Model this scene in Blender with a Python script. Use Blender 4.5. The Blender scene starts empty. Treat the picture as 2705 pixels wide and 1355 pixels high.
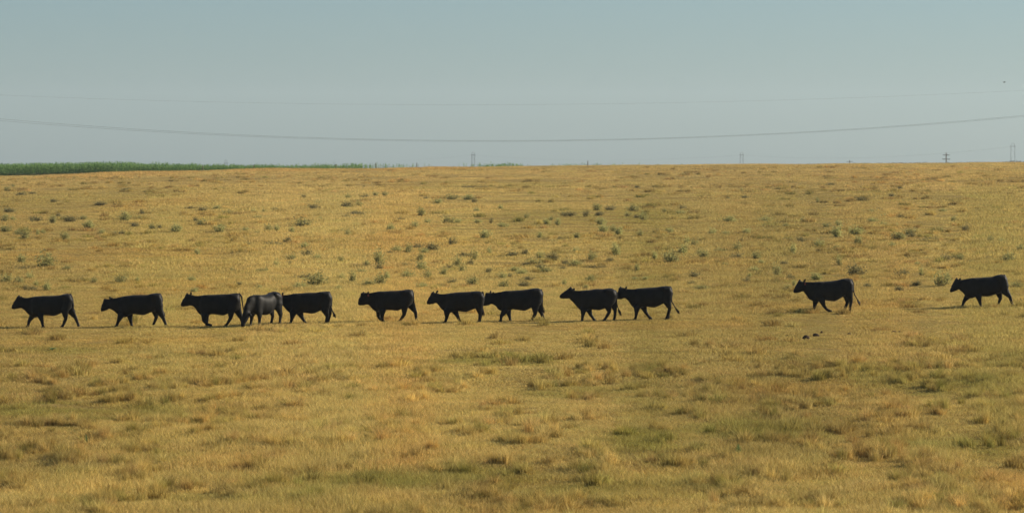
import bpy, bmesh, math, random
import numpy as np
from mathutils import Vector, Matrix

# ------------------------------------------------------------------ camera, sky, sun, exposure
sc = bpy.context.scene
COL = sc.collection
W0, H0, F0 = 2705.0, 1355.0, 9696.0            # photograph size and focal length in its pixels
CAM_H = 7.0
HORIZON = 436.0                                # eye level in photograph pixels
PITCH = math.atan((H0 / 2 - HORIZON) / F0)     # camera looks slightly down

cam_d = bpy.data.cameras.new('camera')
cam = bpy.data.objects.new('camera', cam_d)
COL.objects.link(cam)
cam_d.sensor_width = 36.0
cam_d.lens = 36.0 * F0 / W0
cam_d.clip_start = 0.5
cam_d.clip_end = 30000.0
cam.location = (0, 0, CAM_H)
cam.rotation_euler = (math.pi / 2 - PITCH, 0, 0)
cam_d.dof.use_dof = True
cam_d.dof.focus_distance = 122.0
cam_d.dof.aperture_fstop = 4.5
sc.camera = cam

SUN_EL = math.radians(25.0)
SUN_AZ = math.radians(18.0)                    # measured from +X (right) towards +Y (behind the herd)
S = Vector((math.cos(SUN_EL) * math.cos(SUN_AZ), math.cos(SUN_EL) * math.sin(SUN_AZ), math.sin(SUN_EL)))

world = bpy.data.worlds.new('World')
sc.world = world
world.use_nodes = True
nt = world.node_tree
nt.nodes.clear()
wo = nt.nodes.new('ShaderNodeOutputWorld')
bg = nt.nodes.new('ShaderNodeBackground')
sky = nt.nodes.new('ShaderNodeTexSky')
sky.sky_type = 'NISHITA'
sky.sun_disc = False
sky.sun_elevation = SUN_EL
sky.sun_rotation = math.pi / 2 - SUN_AZ
sky.altitude = 1200
sky.air_density = 1.0
sky.dust_density = 2.1
sky.ozone_density = 1.6
tint = nt.nodes.new('ShaderNodeMix')
tint.data_type = 'RGBA'
tint.blend_type = 'MULTIPLY'
tint.inputs[0].default_value = 1.0
tint.inputs[7].default_value = (0.455, 0.585, 0.685, 1)
nt.links.new(sky.outputs[0], tint.inputs[6])
nt.links.new(tint.outputs[2], bg.inputs[0])
bg.inputs[1].default_value = 0.086
nt.links.new(bg.outputs[0], wo.inputs[0])

sun_d = bpy.data.lights.new('sun', 'SUN')
sun_d.energy = 4.8
sun_d.angle = math.radians(0.5)
sun_d.color = (1.0, 0.88, 0.70)
sun = bpy.data.objects.new('sun', sun_d)
COL.objects.link(sun)
sun.location = (60, 80, 60)
sun.rotation_euler = S.to_track_quat('Z', 'Y').to_euler()

sc.view_settings.view_transform = 'Standard'
sc.view_settings.look = 'None'
sc.view_settings.exposure = 0.62
sc.view_settings.gamma = 1.0
sc.render.engine = 'CYCLES'
sc.cycles.use_denoising = True
sc.cycles.denoiser = 'OPENIMAGEDENOISE'
sc.cycles.denoising_input_passes = 'RGB_ALBEDO_NORMAL'
sc.cycles.max_bounces = 6
sc.cycles.diffuse_bounces = 3
sc.cycles.transmission_bounces = 3
sc.cycles.volume_bounces = 0
sc.cycles.transparent_max_bounces = 4

rng = np.random.default_rng(7)
random.seed(7)


# ------------------------------------------------------------------ numeric helpers
def _hash(ix, iy, seed):
    h = (ix.astype(np.int64) * 374761393 + iy.astype(np.int64) * 668265263 + seed * 974634777) & 0xFFFFFFFF
    h = ((h ^ (h >> 13)) * 1274126177) & 0xFFFFFFFF
    h = (h ^ (h >> 16)) & 0xFFFFFFFF
    return h / 4294967295.0


def vnoise(x, y, seed=0):
    x = np.asarray(x, float); y = np.asarray(y, float)
    ix = np.floor(x); iy = np.floor(y)
    fx = x - ix; fy = y - iy
    fx = fx * fx * fx * (fx * (fx * 6 - 15) + 10); fy = fy * fy * fy * (fy * (fy * 6 - 15) + 10)
    a = _hash(ix, iy, seed); b = _hash(ix + 1, iy, seed)
    c = _hash(ix, iy + 1, seed); d = _hash(ix + 1, iy + 1, seed)
    return (a * (1 - fx) + b * fx) * (1 - fy) + (c * (1 - fx) + d * fx) * fy - 0.5


def fbm(x, y, seed=0, oct=3):
    v = 0.0; a = 1.0
    for k in range(oct):
        v = v + a * vnoise(x * 2 ** k, y * 2 ** k, seed + 17 * k); a *= 0.5
    return v


def sstep(a, b, x):
    t = np.clip((x - a) / (b - a), 0, 1)
    return t * t * (3 - 2 * t)


CREST = 655.0


def crest_at(x):
    return CREST + 0.0 * x + 14 * vnoise(np.asarray(x) / 60.0, 0.3, 91)


def ground_z(x, y):
    """height of the pasture: a slope rising gently away from the road to a crest, a plain beyond it"""
    x = np.asarray(x, float); y = np.asarray(y, float)
    xt = 160 * np.tanh(x / 160)
    c = crest_at(x)
    u = y - c
    up = 0.0104 * np.minimum(y, c) + 0.012 * xt - 0.42 * (1 - sstep(-88, -45, x)) * sstep(450, 600, y)
    k = 26.0                                        # rounded crest, then down 2.6 % and out onto the plain
    drop = 0.030 * (np.sqrt(np.maximum(u + k, 0) ** 2 + 1) - 1) * (u > -k)
    drop = np.where(u > -k, 0.030 * np.maximum(u + k, 0) ** 2 / (np.maximum(u + k, 0) + 2 * k), 0)
    z = up + 0.0104 * np.minimum(u + 0, 0) * 0 - np.minimum(drop, 7.5)
    z = z - 0.2 * sstep(15, 85, x) * sstep(430, 600, y)
    z = z * (1 - sstep(1000, 2200, y)) + 0.5 * sstep(1000, 2200, y)
    far = sstep(165, 260, y) * (1 - sstep(560, 640, y))
    z = z + 0.34 * far * vnoise(x / 70 + y / 160, y / 42, 5) + 0.16 * far * vnoise(x / 26, y / 15, 6)
    near = 1 - sstep(96, 116, y)
    z = z + near * (0.30 * vnoise(x / 12 + 0.05 * y, y / 9, 8))
    amp = 1 - 0.6 * np.exp(-((y - 128) / 14.0) ** 2)
    z = z + amp * (0.07 * vnoise(x / 2.1, y / 1.7, 9) + 0.05 * vnoise(x / 0.9, y / 0.8, 10)) * (1 - sstep(300, 420, y))
    z = z + 0.13 * fbm(x / 6.0, y / 4.0, 11, 2) * sstep(140, 200, y) * (1 - sstep(600, 700, y))
    return z


def ray(px, py):
    cx = (px - W0 / 2) / F0; cy = (H0 / 2 - py) / F0
    # camera axes: right +X, forward (0,cos p,-sin p), up (0,sin p,cos p)
    cp, sp = math.cos(PITCH), math.sin(PITCH)
    return np.array([cx, cp + cy * sp, -sp + cy * cp])


def on_ground(px, py, smooth=True):
    """where the ray through a photograph pixel meets the pasture"""
    d = ray(px, py)
    ts = np.geomspace(45, 720, 1600)
    g = CAM_H + ts * d[2] - ground_z(ts * d[0], ts * d[1])
    hit = np.nonzero(g < 0)[0]
    if len(hit):
        i = max(hit[0], 1)
        t = ts[i - 1] + (ts[i] - ts[i - 1]) * g[i - 1] / (g[i - 1] - g[i])
    else:
        t = (CREST - 12) / d[1]
    q = d * t
    return q[0], q[1], float(ground_z(q[0], q[1]))


def at_depth(px, py, Y):
    d = ray(px, py); t = Y / d[1]
    return d[0] * t, Y, CAM_H + d[2] * t


# ------------------------------------------------------------------ object helpers
def mesh_np(name, verts, faces_loops, nper, mats, uvcol=None, smooth=False, matidx=None):
    me = bpy.data.meshes.new(name)
    verts = np.asarray(verts, np.float32).reshape(-1, 3)
    idx = np.asarray(faces_loops, np.int32).reshape(-1)
    nf = len(idx) // nper
    me.vertices.add(len(verts)); me.vertices.foreach_set('co', verts.ravel())
    me.loops.add(len(idx)); me.loops.foreach_set('vertex_index', idx)
    me.polygons.add(nf)
    me.polygons.foreach_set('loop_start', np.arange(nf, dtype=np.int32) * nper)
    me.polygons.foreach_set('loop_total', np.full(nf, nper, np.int32))
    if matidx is not None: me.polygons.foreach_set('material_index', np.asarray(matidx, np.int32))
    me.polygons.foreach_set('use_smooth', np.full(nf, smooth, bool))
    for m in (mats if isinstance(mats, (list, tuple)) else [mats]): me.materials.append(m)
    if uvcol is not None:
        a = me.attributes.new('var', 'FLOAT', 'POINT'); a.data.foreach_set('value', np.asarray(uvcol, np.float32))
    me.update(calc_edges=True)
    me.validate()
    return me


def obj(name, me, parent=None, loc=(0, 0, 0)):
    o = bpy.data.objects.new(name, me); COL.objects.link(o)
    o.location = loc
    if parent is not None: o.parent = parent
    return o


def tag(o, label=None, cat=None, group=None, kind=None):
    if label: o['label'] = label
    if cat: o['category'] = cat
    if group: o['group'] = group
    if kind: o['kind'] = kind
    return o


def empty(name, loc):
    o = bpy.data.objects.new(name, None); COL.objects.link(o); o.location = loc; o.empty_display_size = 0.3
    return o


class MB:
    """collects tubes, boxes and quads, then links them as ONE mesh"""
    def __init__(s): s.v = []; s.f = []
    def tube(s, pts, radii, n=8):
        pts = [Vector(p) for p in pts]
        if not hasattr(radii, '__len__'): radii = [radii] * len(pts)
        base = len(s.v)
        for i, p in enumerate(pts):
            d = (pts[min(i + 1, len(pts) - 1)] - pts[max(i - 1, 0)]).normalized()
            a = d.orthogonal().normalized() if abs(d.z) > 0.9 else d.cross(Vector((0, 0, 1))).normalized()
            b = d.cross(a)
            for k in range(n):
                t = 2 * math.pi * k / n
                s.v.append(p + radii[i] * (a * math.cos(t) + b * math.sin(t)))
        for i in range(len(pts) - 1):
            for k in range(n):
                s.f.append((base + i * n + k, base + i * n + (k + 1) % n, base + (i + 1) * n + (k + 1) % n, base + (i + 1) * n + k))
        s.f.append(tuple(base + k for k in range(n - 1, -1, -1)))
        s.f.append(tuple(base + (len(pts) - 1) * n + k for k in range(n)))
    def box(s, c, d):
        b = len(s.v)
        for x in (-1, 1):
            for y in (-1, 1):
                for z in (-1, 1): s.v.append(Vector((c[0] + x * d[0] / 2, c[1] + y * d[1] / 2, c[2] + z * d[2] / 2)))
        for f in ((0, 1, 3, 2), (4, 6, 7, 5), (0, 4, 5, 1), (2, 3, 7, 6), (0, 2, 6, 4), (1, 5, 7, 3)): s.f.append(tuple(b + k for k in f))
    def quad(s, a, b_, c, d):
        b = len(s.v); s.v += [Vector(a), Vector(b_), Vector(c), Vector(d)]; s.f.append((b, b + 1, b + 2, b + 3))
    def mesh(s, name, mat, smooth=False):
        me = bpy.data.meshes.new(name); me.from_pydata([tuple(v) for v in s.v], [], s.f)
        me.materials.append(mat)
        if smooth: me.polygons.foreach_set('use_smooth', [True] * len(me.polygons))
        me.update(); return me
    def build(s, name, mat, parent=None, loc=(0, 0, 0), smooth=False): return obj(name, s.mesh(name, mat, smooth), parent, loc)


# ------------------------------------------------------------------ materials
def new_mat(name):
    m = bpy.data.materials.new(name); m.use_nodes = True
    t = m.node_tree; t.nodes.clear()
    out = t.nodes.new('ShaderNodeOutputMaterial')
    return m, t, out


def ramp(t, stops):
    r = t.nodes.new('ShaderNodeValToRGB')
    el = r.color_ramp.elements
    while len(el) < len(stops): el.new(0.5)
    for e, (p, c) in zip(el, stops): e.position = p; e.color = (*c, 1)
    return r


def noise(t, scale, detail=3, rough=0.55, vec=None):
    n = t.nodes.new('ShaderNodeTexNoise'); n.inputs['Scale'].default_value = scale
    n.inputs['Detail'].default_value = detail; n.inputs['Roughness'].default_value = rough
    if vec is not None: t.links.new(vec, n.inputs['Vector'])
    return n


def simple_mat(name, c1, c2, scale=6.0, rough=0.8, bump=0.0):
    m, t, out = new_mat(name)
    tc = t.nodes.new('ShaderNodeTexCoord')
    n = noise(t, scale, 4, 0.6, tc.outputs['Object'])
    r = ramp(t, [(0.3, c1), (0.7, c2)]); t.links.new(n.outputs[0], r.inputs[0])
    p = t.nodes.new('ShaderNodeBsdfPrincipled'); p.inputs['Roughness'].default_value = rough
    p.inputs['Specular IOR Level'].default_value = 0.25
    t.links.new(r.outputs[0], p.inputs['Base Color'])
    if bump:
        b = t.nodes.new('ShaderNodeBump'); b.inputs['Strength'].default_value = bump; b.inputs['Distance'].default_value = 0.02
        t.links.new(n.outputs[0], b.inputs['Height']); t.links.new(b.outputs[0], p.inputs['Normal'])
    t.links.new(p.outputs[0], out.inputs[0])
    return m


def leaf_mat(name, lo, hi, transl=0.3, instanced=False):
    """thin leaves or blades: a little colour spread from leaf to leaf, light passing through"""
    m, t, out = new_mat(name)
    a = t.nodes.new('ShaderNodeAttribute'); a.attribute_name = 'var'
    r = ramp(t, [(0.0, lo), (1.0, hi)]); t.links.new(a.outputs['Fac'], r.inputs[0])
    col = r.outputs[0]
    if instanced:
        ti = t.nodes.new('ShaderNodeAttribute'); ti.attribute_type = 'INSTANCER'; ti.attribute_name = 'tint'
        mx = t.nodes.new('ShaderNodeMix'); mx.data_type = 'RGBA'; mx.blend_type = 'MULTIPLY'; mx.inputs[0].default_value = 1
        t.links.new(col, mx.inputs[6]); t.links.new(ti.outputs['Color'], mx.inputs[7]); col = mx.outputs[2]
    d = t.nodes.new('ShaderNodeBsdfDiffuse'); tr = t.nodes.new('ShaderNodeBsdfTranslucent')
    t.links.new(col, d.inputs[0]); t.links.new(col, tr.inputs[0])
    mix = t.nodes.new('ShaderNodeMixShader'); mix.inputs[0].default_value = transl
    t.links.new(d.outputs[0], mix.inputs[1]); t.links.new(tr.outputs[0], mix.inputs[2])
    t.links.new(mix.outputs[0], out.inputs[0])
    return m


def ground_mat():
    m, t, out = new_mat('dry_pasture')
    g = t.nodes.new('ShaderNodeNewGeometry')
    n1 = noise(t, 0.05, 4, 0.55, g.outputs['Position'])
    n2 = noise(t, 1.3, 5, 0.65, g.outputs['Position'])
    r1 = ramp(t, [(0.30, (0.32, 0.225, 0.075)), (0.52, (0.44, 0.31, 0.10)), (0.75, (0.41, 0.27, 0.085))])
    r2 = ramp(t, [(0.32, (0.55, 0.55, 0.55)), (0.62, (1, 1, 1))])
    t.links.new(n1.outputs[0], r1.inputs[0]); t.links.new(n2.outputs[0], r2.inputs[0])
    mx = t.nodes.new('ShaderNodeMix'); mx.data_type = 'RGBA'; mx.blend_type = 'MULTIPLY'; mx.inputs[0].default_value = 0.6
    t.links.new(r1.outputs[0], mx.inputs[6]); t.links.new(r2.outputs[0], mx.inputs[7])
    b = t.nodes.new('ShaderNodeBump'); b.inputs['Strength'].default_value = 0.6; b.inputs['Distance'].default_value = 0.05
    n3 = noise(t, 7.0, 4, 0.7, g.outputs['Position']); t.links.new(n3.outputs[0], b.inputs['Height'])
    d = t.nodes.new('ShaderNodeBsdfDiffuse'); d.inputs['Roughness'].default_value = 0.6
    t.links.new(mx.outputs[2], d.inputs[0]); t.links.new(b.outputs[0], d.inputs['Normal'])
    t.links.new(d.outputs[0], out.inputs[0])
    return m


def hide_mat():
    m, t, out = new_mat('black_cattle_coat')
    tc = t.nodes.new('ShaderNodeTexCoord')
    n = noise(t, 5, 4, 0.6, tc.outputs['Object'])
    r = ramp(t, [(0.35, (0.0065, 0.006, 0.0048)), (0.7, (0.0125, 0.0113, 0.009))]); t.links.new(n.outputs[0], r.inputs[0])
    f = noise(t, 60, 3, 0.6, tc.outputs['Object'])
    b = t.nodes.new('ShaderNodeBump'); b.inputs['Strength'].default_value = 0.25; b.inputs['Distance'].default_value = 0.01
    t.links.new(f.outputs[0], b.inputs['Height'])
    p = t.nodes.new('ShaderNodeBsdfPrincipled')
    p.inputs['Roughness'].default_value = 0.55; p.inputs['Specular IOR Level'].default_value = 0.12
    p.inputs['Sheen Weight'].default_value = 0.03; p.inputs['Sheen Roughness'].default_value = 0.4
    t.links.new(r.outputs[0], p.inputs['Base Color']); t.links.new(b.outputs[0], p.inputs['Normal'])
    t.links.new(p.outputs[0], out.inputs[0])
    return m


M_GROUND = ground_mat()
M_COAT = hide_mat()
M_HAIR = simple_mat('black_tail_hair', (0.008, 0.007, 0.006), (0.018, 0.014, 0.010), 30, 0.6)
M_TAG = simple_mat('red_ear_tag', (0.16, 0.035, 0.02), (0.20, 0.05, 0.03), 10, 0.5)
M_GRASS = leaf_mat('dry_grass_blade', (0.35, 0.240, 0.068), (0.87, 0.63, 0.235), 0.40, True)
M_SAGE = {'p': leaf_mat('pale_sage_leaf', (0.33, 0.325, 0.115), (0.57, 0.54, 0.215), 0.45),
          'g': leaf_mat('grey_sage_leaf', (0.27, 0.255, 0.092), (0.47, 0.435, 0.17), 0.42),
          'd': leaf_mat('dark_shaded_sage_leaf', (0.20, 0.18, 0.075), (0.35, 0.305, 0.135), 0.35)}  # darker tone is mostly shading painted into the leaves, partly sparse woody growth
M_CORN = leaf_mat('corn_leaf', (0.07, 0.18, 0.04), (0.36, 0.52, 0.18), 0.42)
M_WEED = leaf_mat('green_weed_leaf', (0.13, 0.20, 0.06), (0.24, 0.32, 0.12), 0.3)
M_TWIG = simple_mat('sage_twig', (0.10, 0.075, 0.05), (0.18, 0.14, 0.09), 12, 0.9)
M_WOOD = simple_mat('weathered_wood', (0.10, 0.08, 0.06), (0.20, 0.16, 0.12), 9, 0.9)
M_STEEL = simple_mat('grey_steel', (0.10, 0.105, 0.11), (0.17, 0.175, 0.18), 2, 0.6)
M_WIRE = simple_mat('dull_wire', (0.05, 0.05, 0.05), (0.09, 0.09, 0.09), 2, 0.6)
M_DUNG = simple_mat('dark_brown_clod', (0.035, 0.022, 0.012), (0.075, 0.045, 0.022), 30, 0.95, 0.8)
M_TREE = leaf_mat('far_tree_leaf', (0.04, 0.06, 0.03), (0.08, 0.10, 0.05), 0.2)
M_BIRD = simple_mat('dark_plumage', (0.04, 0.04, 0.04), (0.08, 0.075, 0.07), 20, 0.8)


# ------------------------------------------------------------------ ground sheet
def build_ground():
    ys = np.concatenate([np.linspace(-400, 40, 24)[:-1], np.linspace(40, 62, 30)[:-1], np.geomspace(62, 170, 330)[:-1],
                         np.geomspace(170, 700, 260)[:-1], np.geomspace(700, 8000, 70)])
    s_in = np.linspace(-1.35, 1.35, 230)
    s_out = np.array([0.03, 0.08, 0.16, 0.3, 0.5, 0.75, 1.0])
    yy = np.maximum(ys, 40)
    w = 0.15 * yy + 4
    edge = s_in[-1] * w
    lim = 900 + 0.35 * yy
    L = -(edge[:, None] + (lim - edge)[:, None] * s_out[::-1][None])
    R = edge[:, None] + (lim - edge)[:, None] * s_out[None]
    X = np.concatenate([L, w[:, None] * s_in[None], R], 1)
    Y = np.repeat(ys[:, None], X.shape[1], 1)
    Z = ground_z(X, np.maximum(Y, -400))
    V = np.stack([X, Y, Z], -1).reshape(-1, 3)
    ny, nx = X.shape
    i = np.arange((ny - 1) * nx).reshape(ny - 1, nx)[:, :-1]
    F = np.stack([i, i + 1, i + nx + 1, i + nx], -1)
    me = mesh_np('ground', V, F, 4, M_GROUND, smooth=True)
    o = obj('ground', me)
    tag(o, kind='structure')


build_ground()


# ------------------------------------------------------------------ grass
def blades(n, rad, hmin, hmax, wid, lean, seed, centre=0.0):
    """n bent blades of three quads' worth of faces in a patch; returns verts, quads, per-vertex variation"""
    r = np.random.default_rng(seed)
    a = r.uniform(0, 2 * np.pi, n); q = rad * r.uniform(0, 1, n) ** (0.5 + centre)
    bx, by = q * np.cos(a), q * np.sin(a)
    h = r.uniform(hmin, hmax, n) * (1 - 0.45 * centre * (q / rad))
    la = r.uniform(0, 2 * np.pi, n); ln = lean * h * r.uniform(0.2, 1.4, n)
    if centre > 0:
        la = np.where(r.random(n) < 0.7, a + r.normal(0, 0.5, n), la)
    dx, dy = np.cos(la) * ln, np.sin(la) * ln
    wa = r.uniform(0, np.pi, n); wx, wy = np.cos(wa) * wid / 2, np.sin(wa) * wid / 2
    z0 = np.full(n, -0.03)
    V = np.zeros((n, 6, 3))
    for k, (t, ww, zf) in enumerate(((0, 1, 0), (0.35, 0.85, 0.62), (1, 0.25, 1.0))):
        V[:, 2 * k, 0] = bx + dx * t - wx * ww; V[:, 2 * k, 1] = by + dy * t - wy * ww
        V[:, 2 * k + 1, 0] = bx + dx * t + wx * ww; V[:, 2 * k + 1, 1] = by + dy * t + wy * ww
        V[:, 2 * k, 2] = V[:, 2 * k + 1, 2] = np.where(k == 0, z0, h * zf)
    i = np.arange(n)[:, None] * 6
    F = np.stack([i + np.array([[0, 1, 3, 2]]), i + np.array([[2, 3, 5, 4]])], 1)
    return V.reshape(-1, 3), F.reshape(-1), np.repeat(r.random(n), 6)


def scatter(name, protos, P, scl, rot, var, tint_rgb):
    pc = bpy.data.collections.new(name + '_source')
    for k, me in enumerate(protos):
        o = bpy.data.objects.new('%s_tuft_%02d' % (name, k), me); pc.objects.link(o)
    me = bpy.data.meshes.new(name)
    me.vertices.add(len(P)); me.vertices.foreach_set('co', np.asarray(P, np.float32).ravel())
    a = me.attributes.new('scl', 'FLOAT_VECTOR', 'POINT'); a.data.foreach_set('vector', np.asarray(scl, np.float32).ravel())
    a = me.attributes.new('rot', 'FLOAT_VECTOR', 'POINT'); a.data.foreach_set('vector', np.asarray(rot, np.float32).ravel())
    a = me.attributes.new('variant', 'INT', 'POINT'); a.data.foreach_set('value', np.asarray(var, np.int32))
    c4 = np.concatenate([np.asarray(tint_rgb), np.ones((len(P), 1))], 1)
    a = me.attributes.new('tint', 'FLOAT_COLOR', 'POINT'); a.data.foreach_set('color', np.asarray(c4, np.float32).ravel())
    me.materials.append(M_GRASS)
    o = obj(name, me)
    ng = bpy.data.node_groups.new(name + '_scatter', 'GeometryNodeTree')
    ng.interface.new_socket('Geometry', in_out='INPUT', socket_type='NodeSocketGeometry')
    ng.interface.new_socket('Geometry', in_out='OUTPUT', socket_type='NodeSocketGeometry')
    N, L = ng.nodes, ng.links
    gi = N.new('NodeGroupInput'); go = N.new('NodeGroupOutput')
    iop = N.new('GeometryNodeInstanceOnPoints'); ci = N.new('GeometryNodeCollectionInfo')
    ci.inputs['Collection'].default_value = pc
    ci.inputs['Separate Children'].default_value = True; ci.inputs['Reset Children'].default_value = True
    iop.inputs['Pick Instance'].default_value = True

    def named(n, ty):
        k = N.new('GeometryNodeInputNamedAttribute'); k.data_type = ty; k.inputs['Name'].default_value = n
        return k.outputs['Attribute']
    L.new(gi.outputs[0], iop.inputs['Points']); L.new(ci.outputs[0], iop.inputs['Instance'])
    L.new(named('variant', 'INT'), iop.inputs['Instance Index'])
    L.new(named('rot', 'FLOAT_VECTOR'), iop.inputs['Rotation'])
    L.new(named('scl', 'FLOAT_VECTOR'), iop.inputs['Scale'])
    L.new(iop.outputs[0], go.inputs[0])
    md = o.modifiers.new('scatter', 'NODES'); md.node_group = ng
    return o


GREEN_SPOTS = [  # greener patches of the pasture: photograph x, y, half width, half height, strength
    (1010, 1275, 160, 26, 1.0), (1290, 1265, 190, 30, 0.9), (1480, 1300, 180, 22, 0.6), (1690, 1165, 110, 26, 1.0),
    (1980, 1150, 160, 34, 0.8), (110, 1085, 150, 26, 0.9), (330, 1095, 160, 24, 0.7), (1290, 955, 190, 12, 0.9),
    (170, 925, 110, 12, 0.8), (2480, 1010, 200, 26, 0.7), (2330, 990, 150, 24, 0.6), (240, 520, 240, 26, 0.6),
    (1260, 490, 260, 12, 0.7), (1700, 1300, 260, 40, 0.4), (2500, 1180, 160, 30, 0.6), (800, 1285, 120, 20, 0.6),
    (1500, 1040, 120, 16, 0.6), (700, 1320, 300, 26, 0.35), (1560, 570, 300, 16, 0.5), (2300, 520, 380, 14, 0.4)]
ORANGE_SPOTS = [(330, 462, 150, 7, 1.0), (720, 452, 130, 7, 1.0), (1080, 447, 190, 6, 1.0), (420, 535, 120, 10, 0.8), (300, 672, 300, 16, 0.7),
                (1000, 640, 320, 16, 0.6), (1700, 860, 330, 12, 0.5), (300, 905, 330, 14, 0.6), (2200, 810, 200, 12, 0.6),
                (2130, 1035, 180, 30, 0.7), (2480, 470, 320, 16, 0.6), (1800, 700, 200, 20, 0.4), (460, 760, 160, 20, 0.5)]


def project(P):
    cp, sp = math.cos(PITCH), math.sin(PITCH)
    x, y, z = P[:, 0], P[:, 1], P[:, 2] - CAM_H
    dep = y * cp - z * sp; up = y * sp + z * cp
    return W0 / 2 + F0 * x / dep, H0 / 2 - F0 * up / dep


# convert the patches once into places on the ground, so that they belong to the pasture and not to the picture
def spots_on_ground(spots):
    out = []
    for (px, py, hw, hh, s) in spots:
        x, y, z = on_ground(px, py); x2, y2, _ = on_ground(px, py - hh); x3, y3, _ = on_ground(px + hw, py)
        out.append((x, y, abs(x3 - x), max(abs(y2 - y), 1.2), s))
    return out


GREEN = spots_on_ground(GREEN_SPOTS)
ORANGE = spots_on_ground(ORANGE_SPOTS)


def spot_field(P, spots):
    f = np.zeros(len(P))
    jit = 0.5 * fbm(P[:, 0] / 2.5, P[:, 1] / 4, 71, 2)
    for (x, y, a, b, s) in spots:
        q = ((P[:, 0] - x) / a) ** 2 + ((P[:, 1] - y) / b) ** 2
        f = np.maximum(f, s * np.clip(1.5 - q + jit, 0, 1))
    return f


def grass_tint(P, r, tuss=False):
    x, y = P[:, 0], P[:, 1]
    sc_ = np.clip(y / 130, 0.6, 4)
    a = fbm(x / (3.4 * sc_), y / (8 * sc_), 31, 4)            # orange <-> straw
    b = fbm(x / (1.7 * sc_), y / (5 * sc_), 47, 4)          # towards olive
    base = np.array([0.925, 1.015, 1.0])
    t = np.tile(base, (len(P), 1))
    w = np.clip(a * 1.3, 0, 0.9)[:, None]; t = t * (1 - w) + w * np.array([1.02, 0.94, 0.84])
    w = np.clip(-a * 1.4, 0, 1)[:, None]; t = t * (1 - w) + w * np.array([0.98, 1.0, 0.92])
    w = np.clip(b * 1.3 - 0.12, 0, 0.7)[:, None]; t = t * (1 - w) + w * np.array([0.74, 0.84, 0.74])
    band = fbm(x / (9 * sc_), y / (11 * sc_), 53, 3)            # broad paler and duller sweeps
    t = t * (1 + 0.30 * np.clip(band, -0.5, 0.5))[:, None]
    w = (spot_field(P, ORANGE) * np.where(y > 560, 0.75, 0.30))[:, None]; t = t * (1 - w) + w * np.array([1.0, 0.74, 0.48])
    w = (spot_field(P, GREEN) * np.where(y < 110, 0.68, 0.6))[:, None]; t = t * (1 - w) + w * np.array([0.52, 0.68, 0.46])
    far = sstep(250, 560, y)[:, None]; t = t * (1 - far * 0.6) + far * 0.6 * np.array([1.0, 1.0, 1.0])  # distant grass paled in its tint, haze put into the colour
    t = t * r.uniform(0.70, 1.18, (len(P), 1)) * r.normal(1, 0.03, (len(P), 3))
    if tuss:
        k = r.random(len(P))[:, None]
        t = t * np.where(k < 0.15, np.array([[0.66, 0.70, 0.60]]), np.where(k < 0.5, np.array([[0.85, 0.81, 0.75]]), np.array([[0.97, 0.95, 0.94]])))
    return t


def sample_view(n, y0, y1, power, r, margin=1.22):
    """random ground positions in front of the camera; density falls with distance as y^-power"""
    u = r.random(n)
    e = 2 - power
    y = (y0 ** e + u * (y1 ** e - y0 ** e)) ** (1 / e) if abs(e) > 1e-6 else y0 * (y1 / y0) ** u
    x = r.uniform(-1, 1, n) * (0.1395 * y + 1.5) * margin
    return x, y


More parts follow.
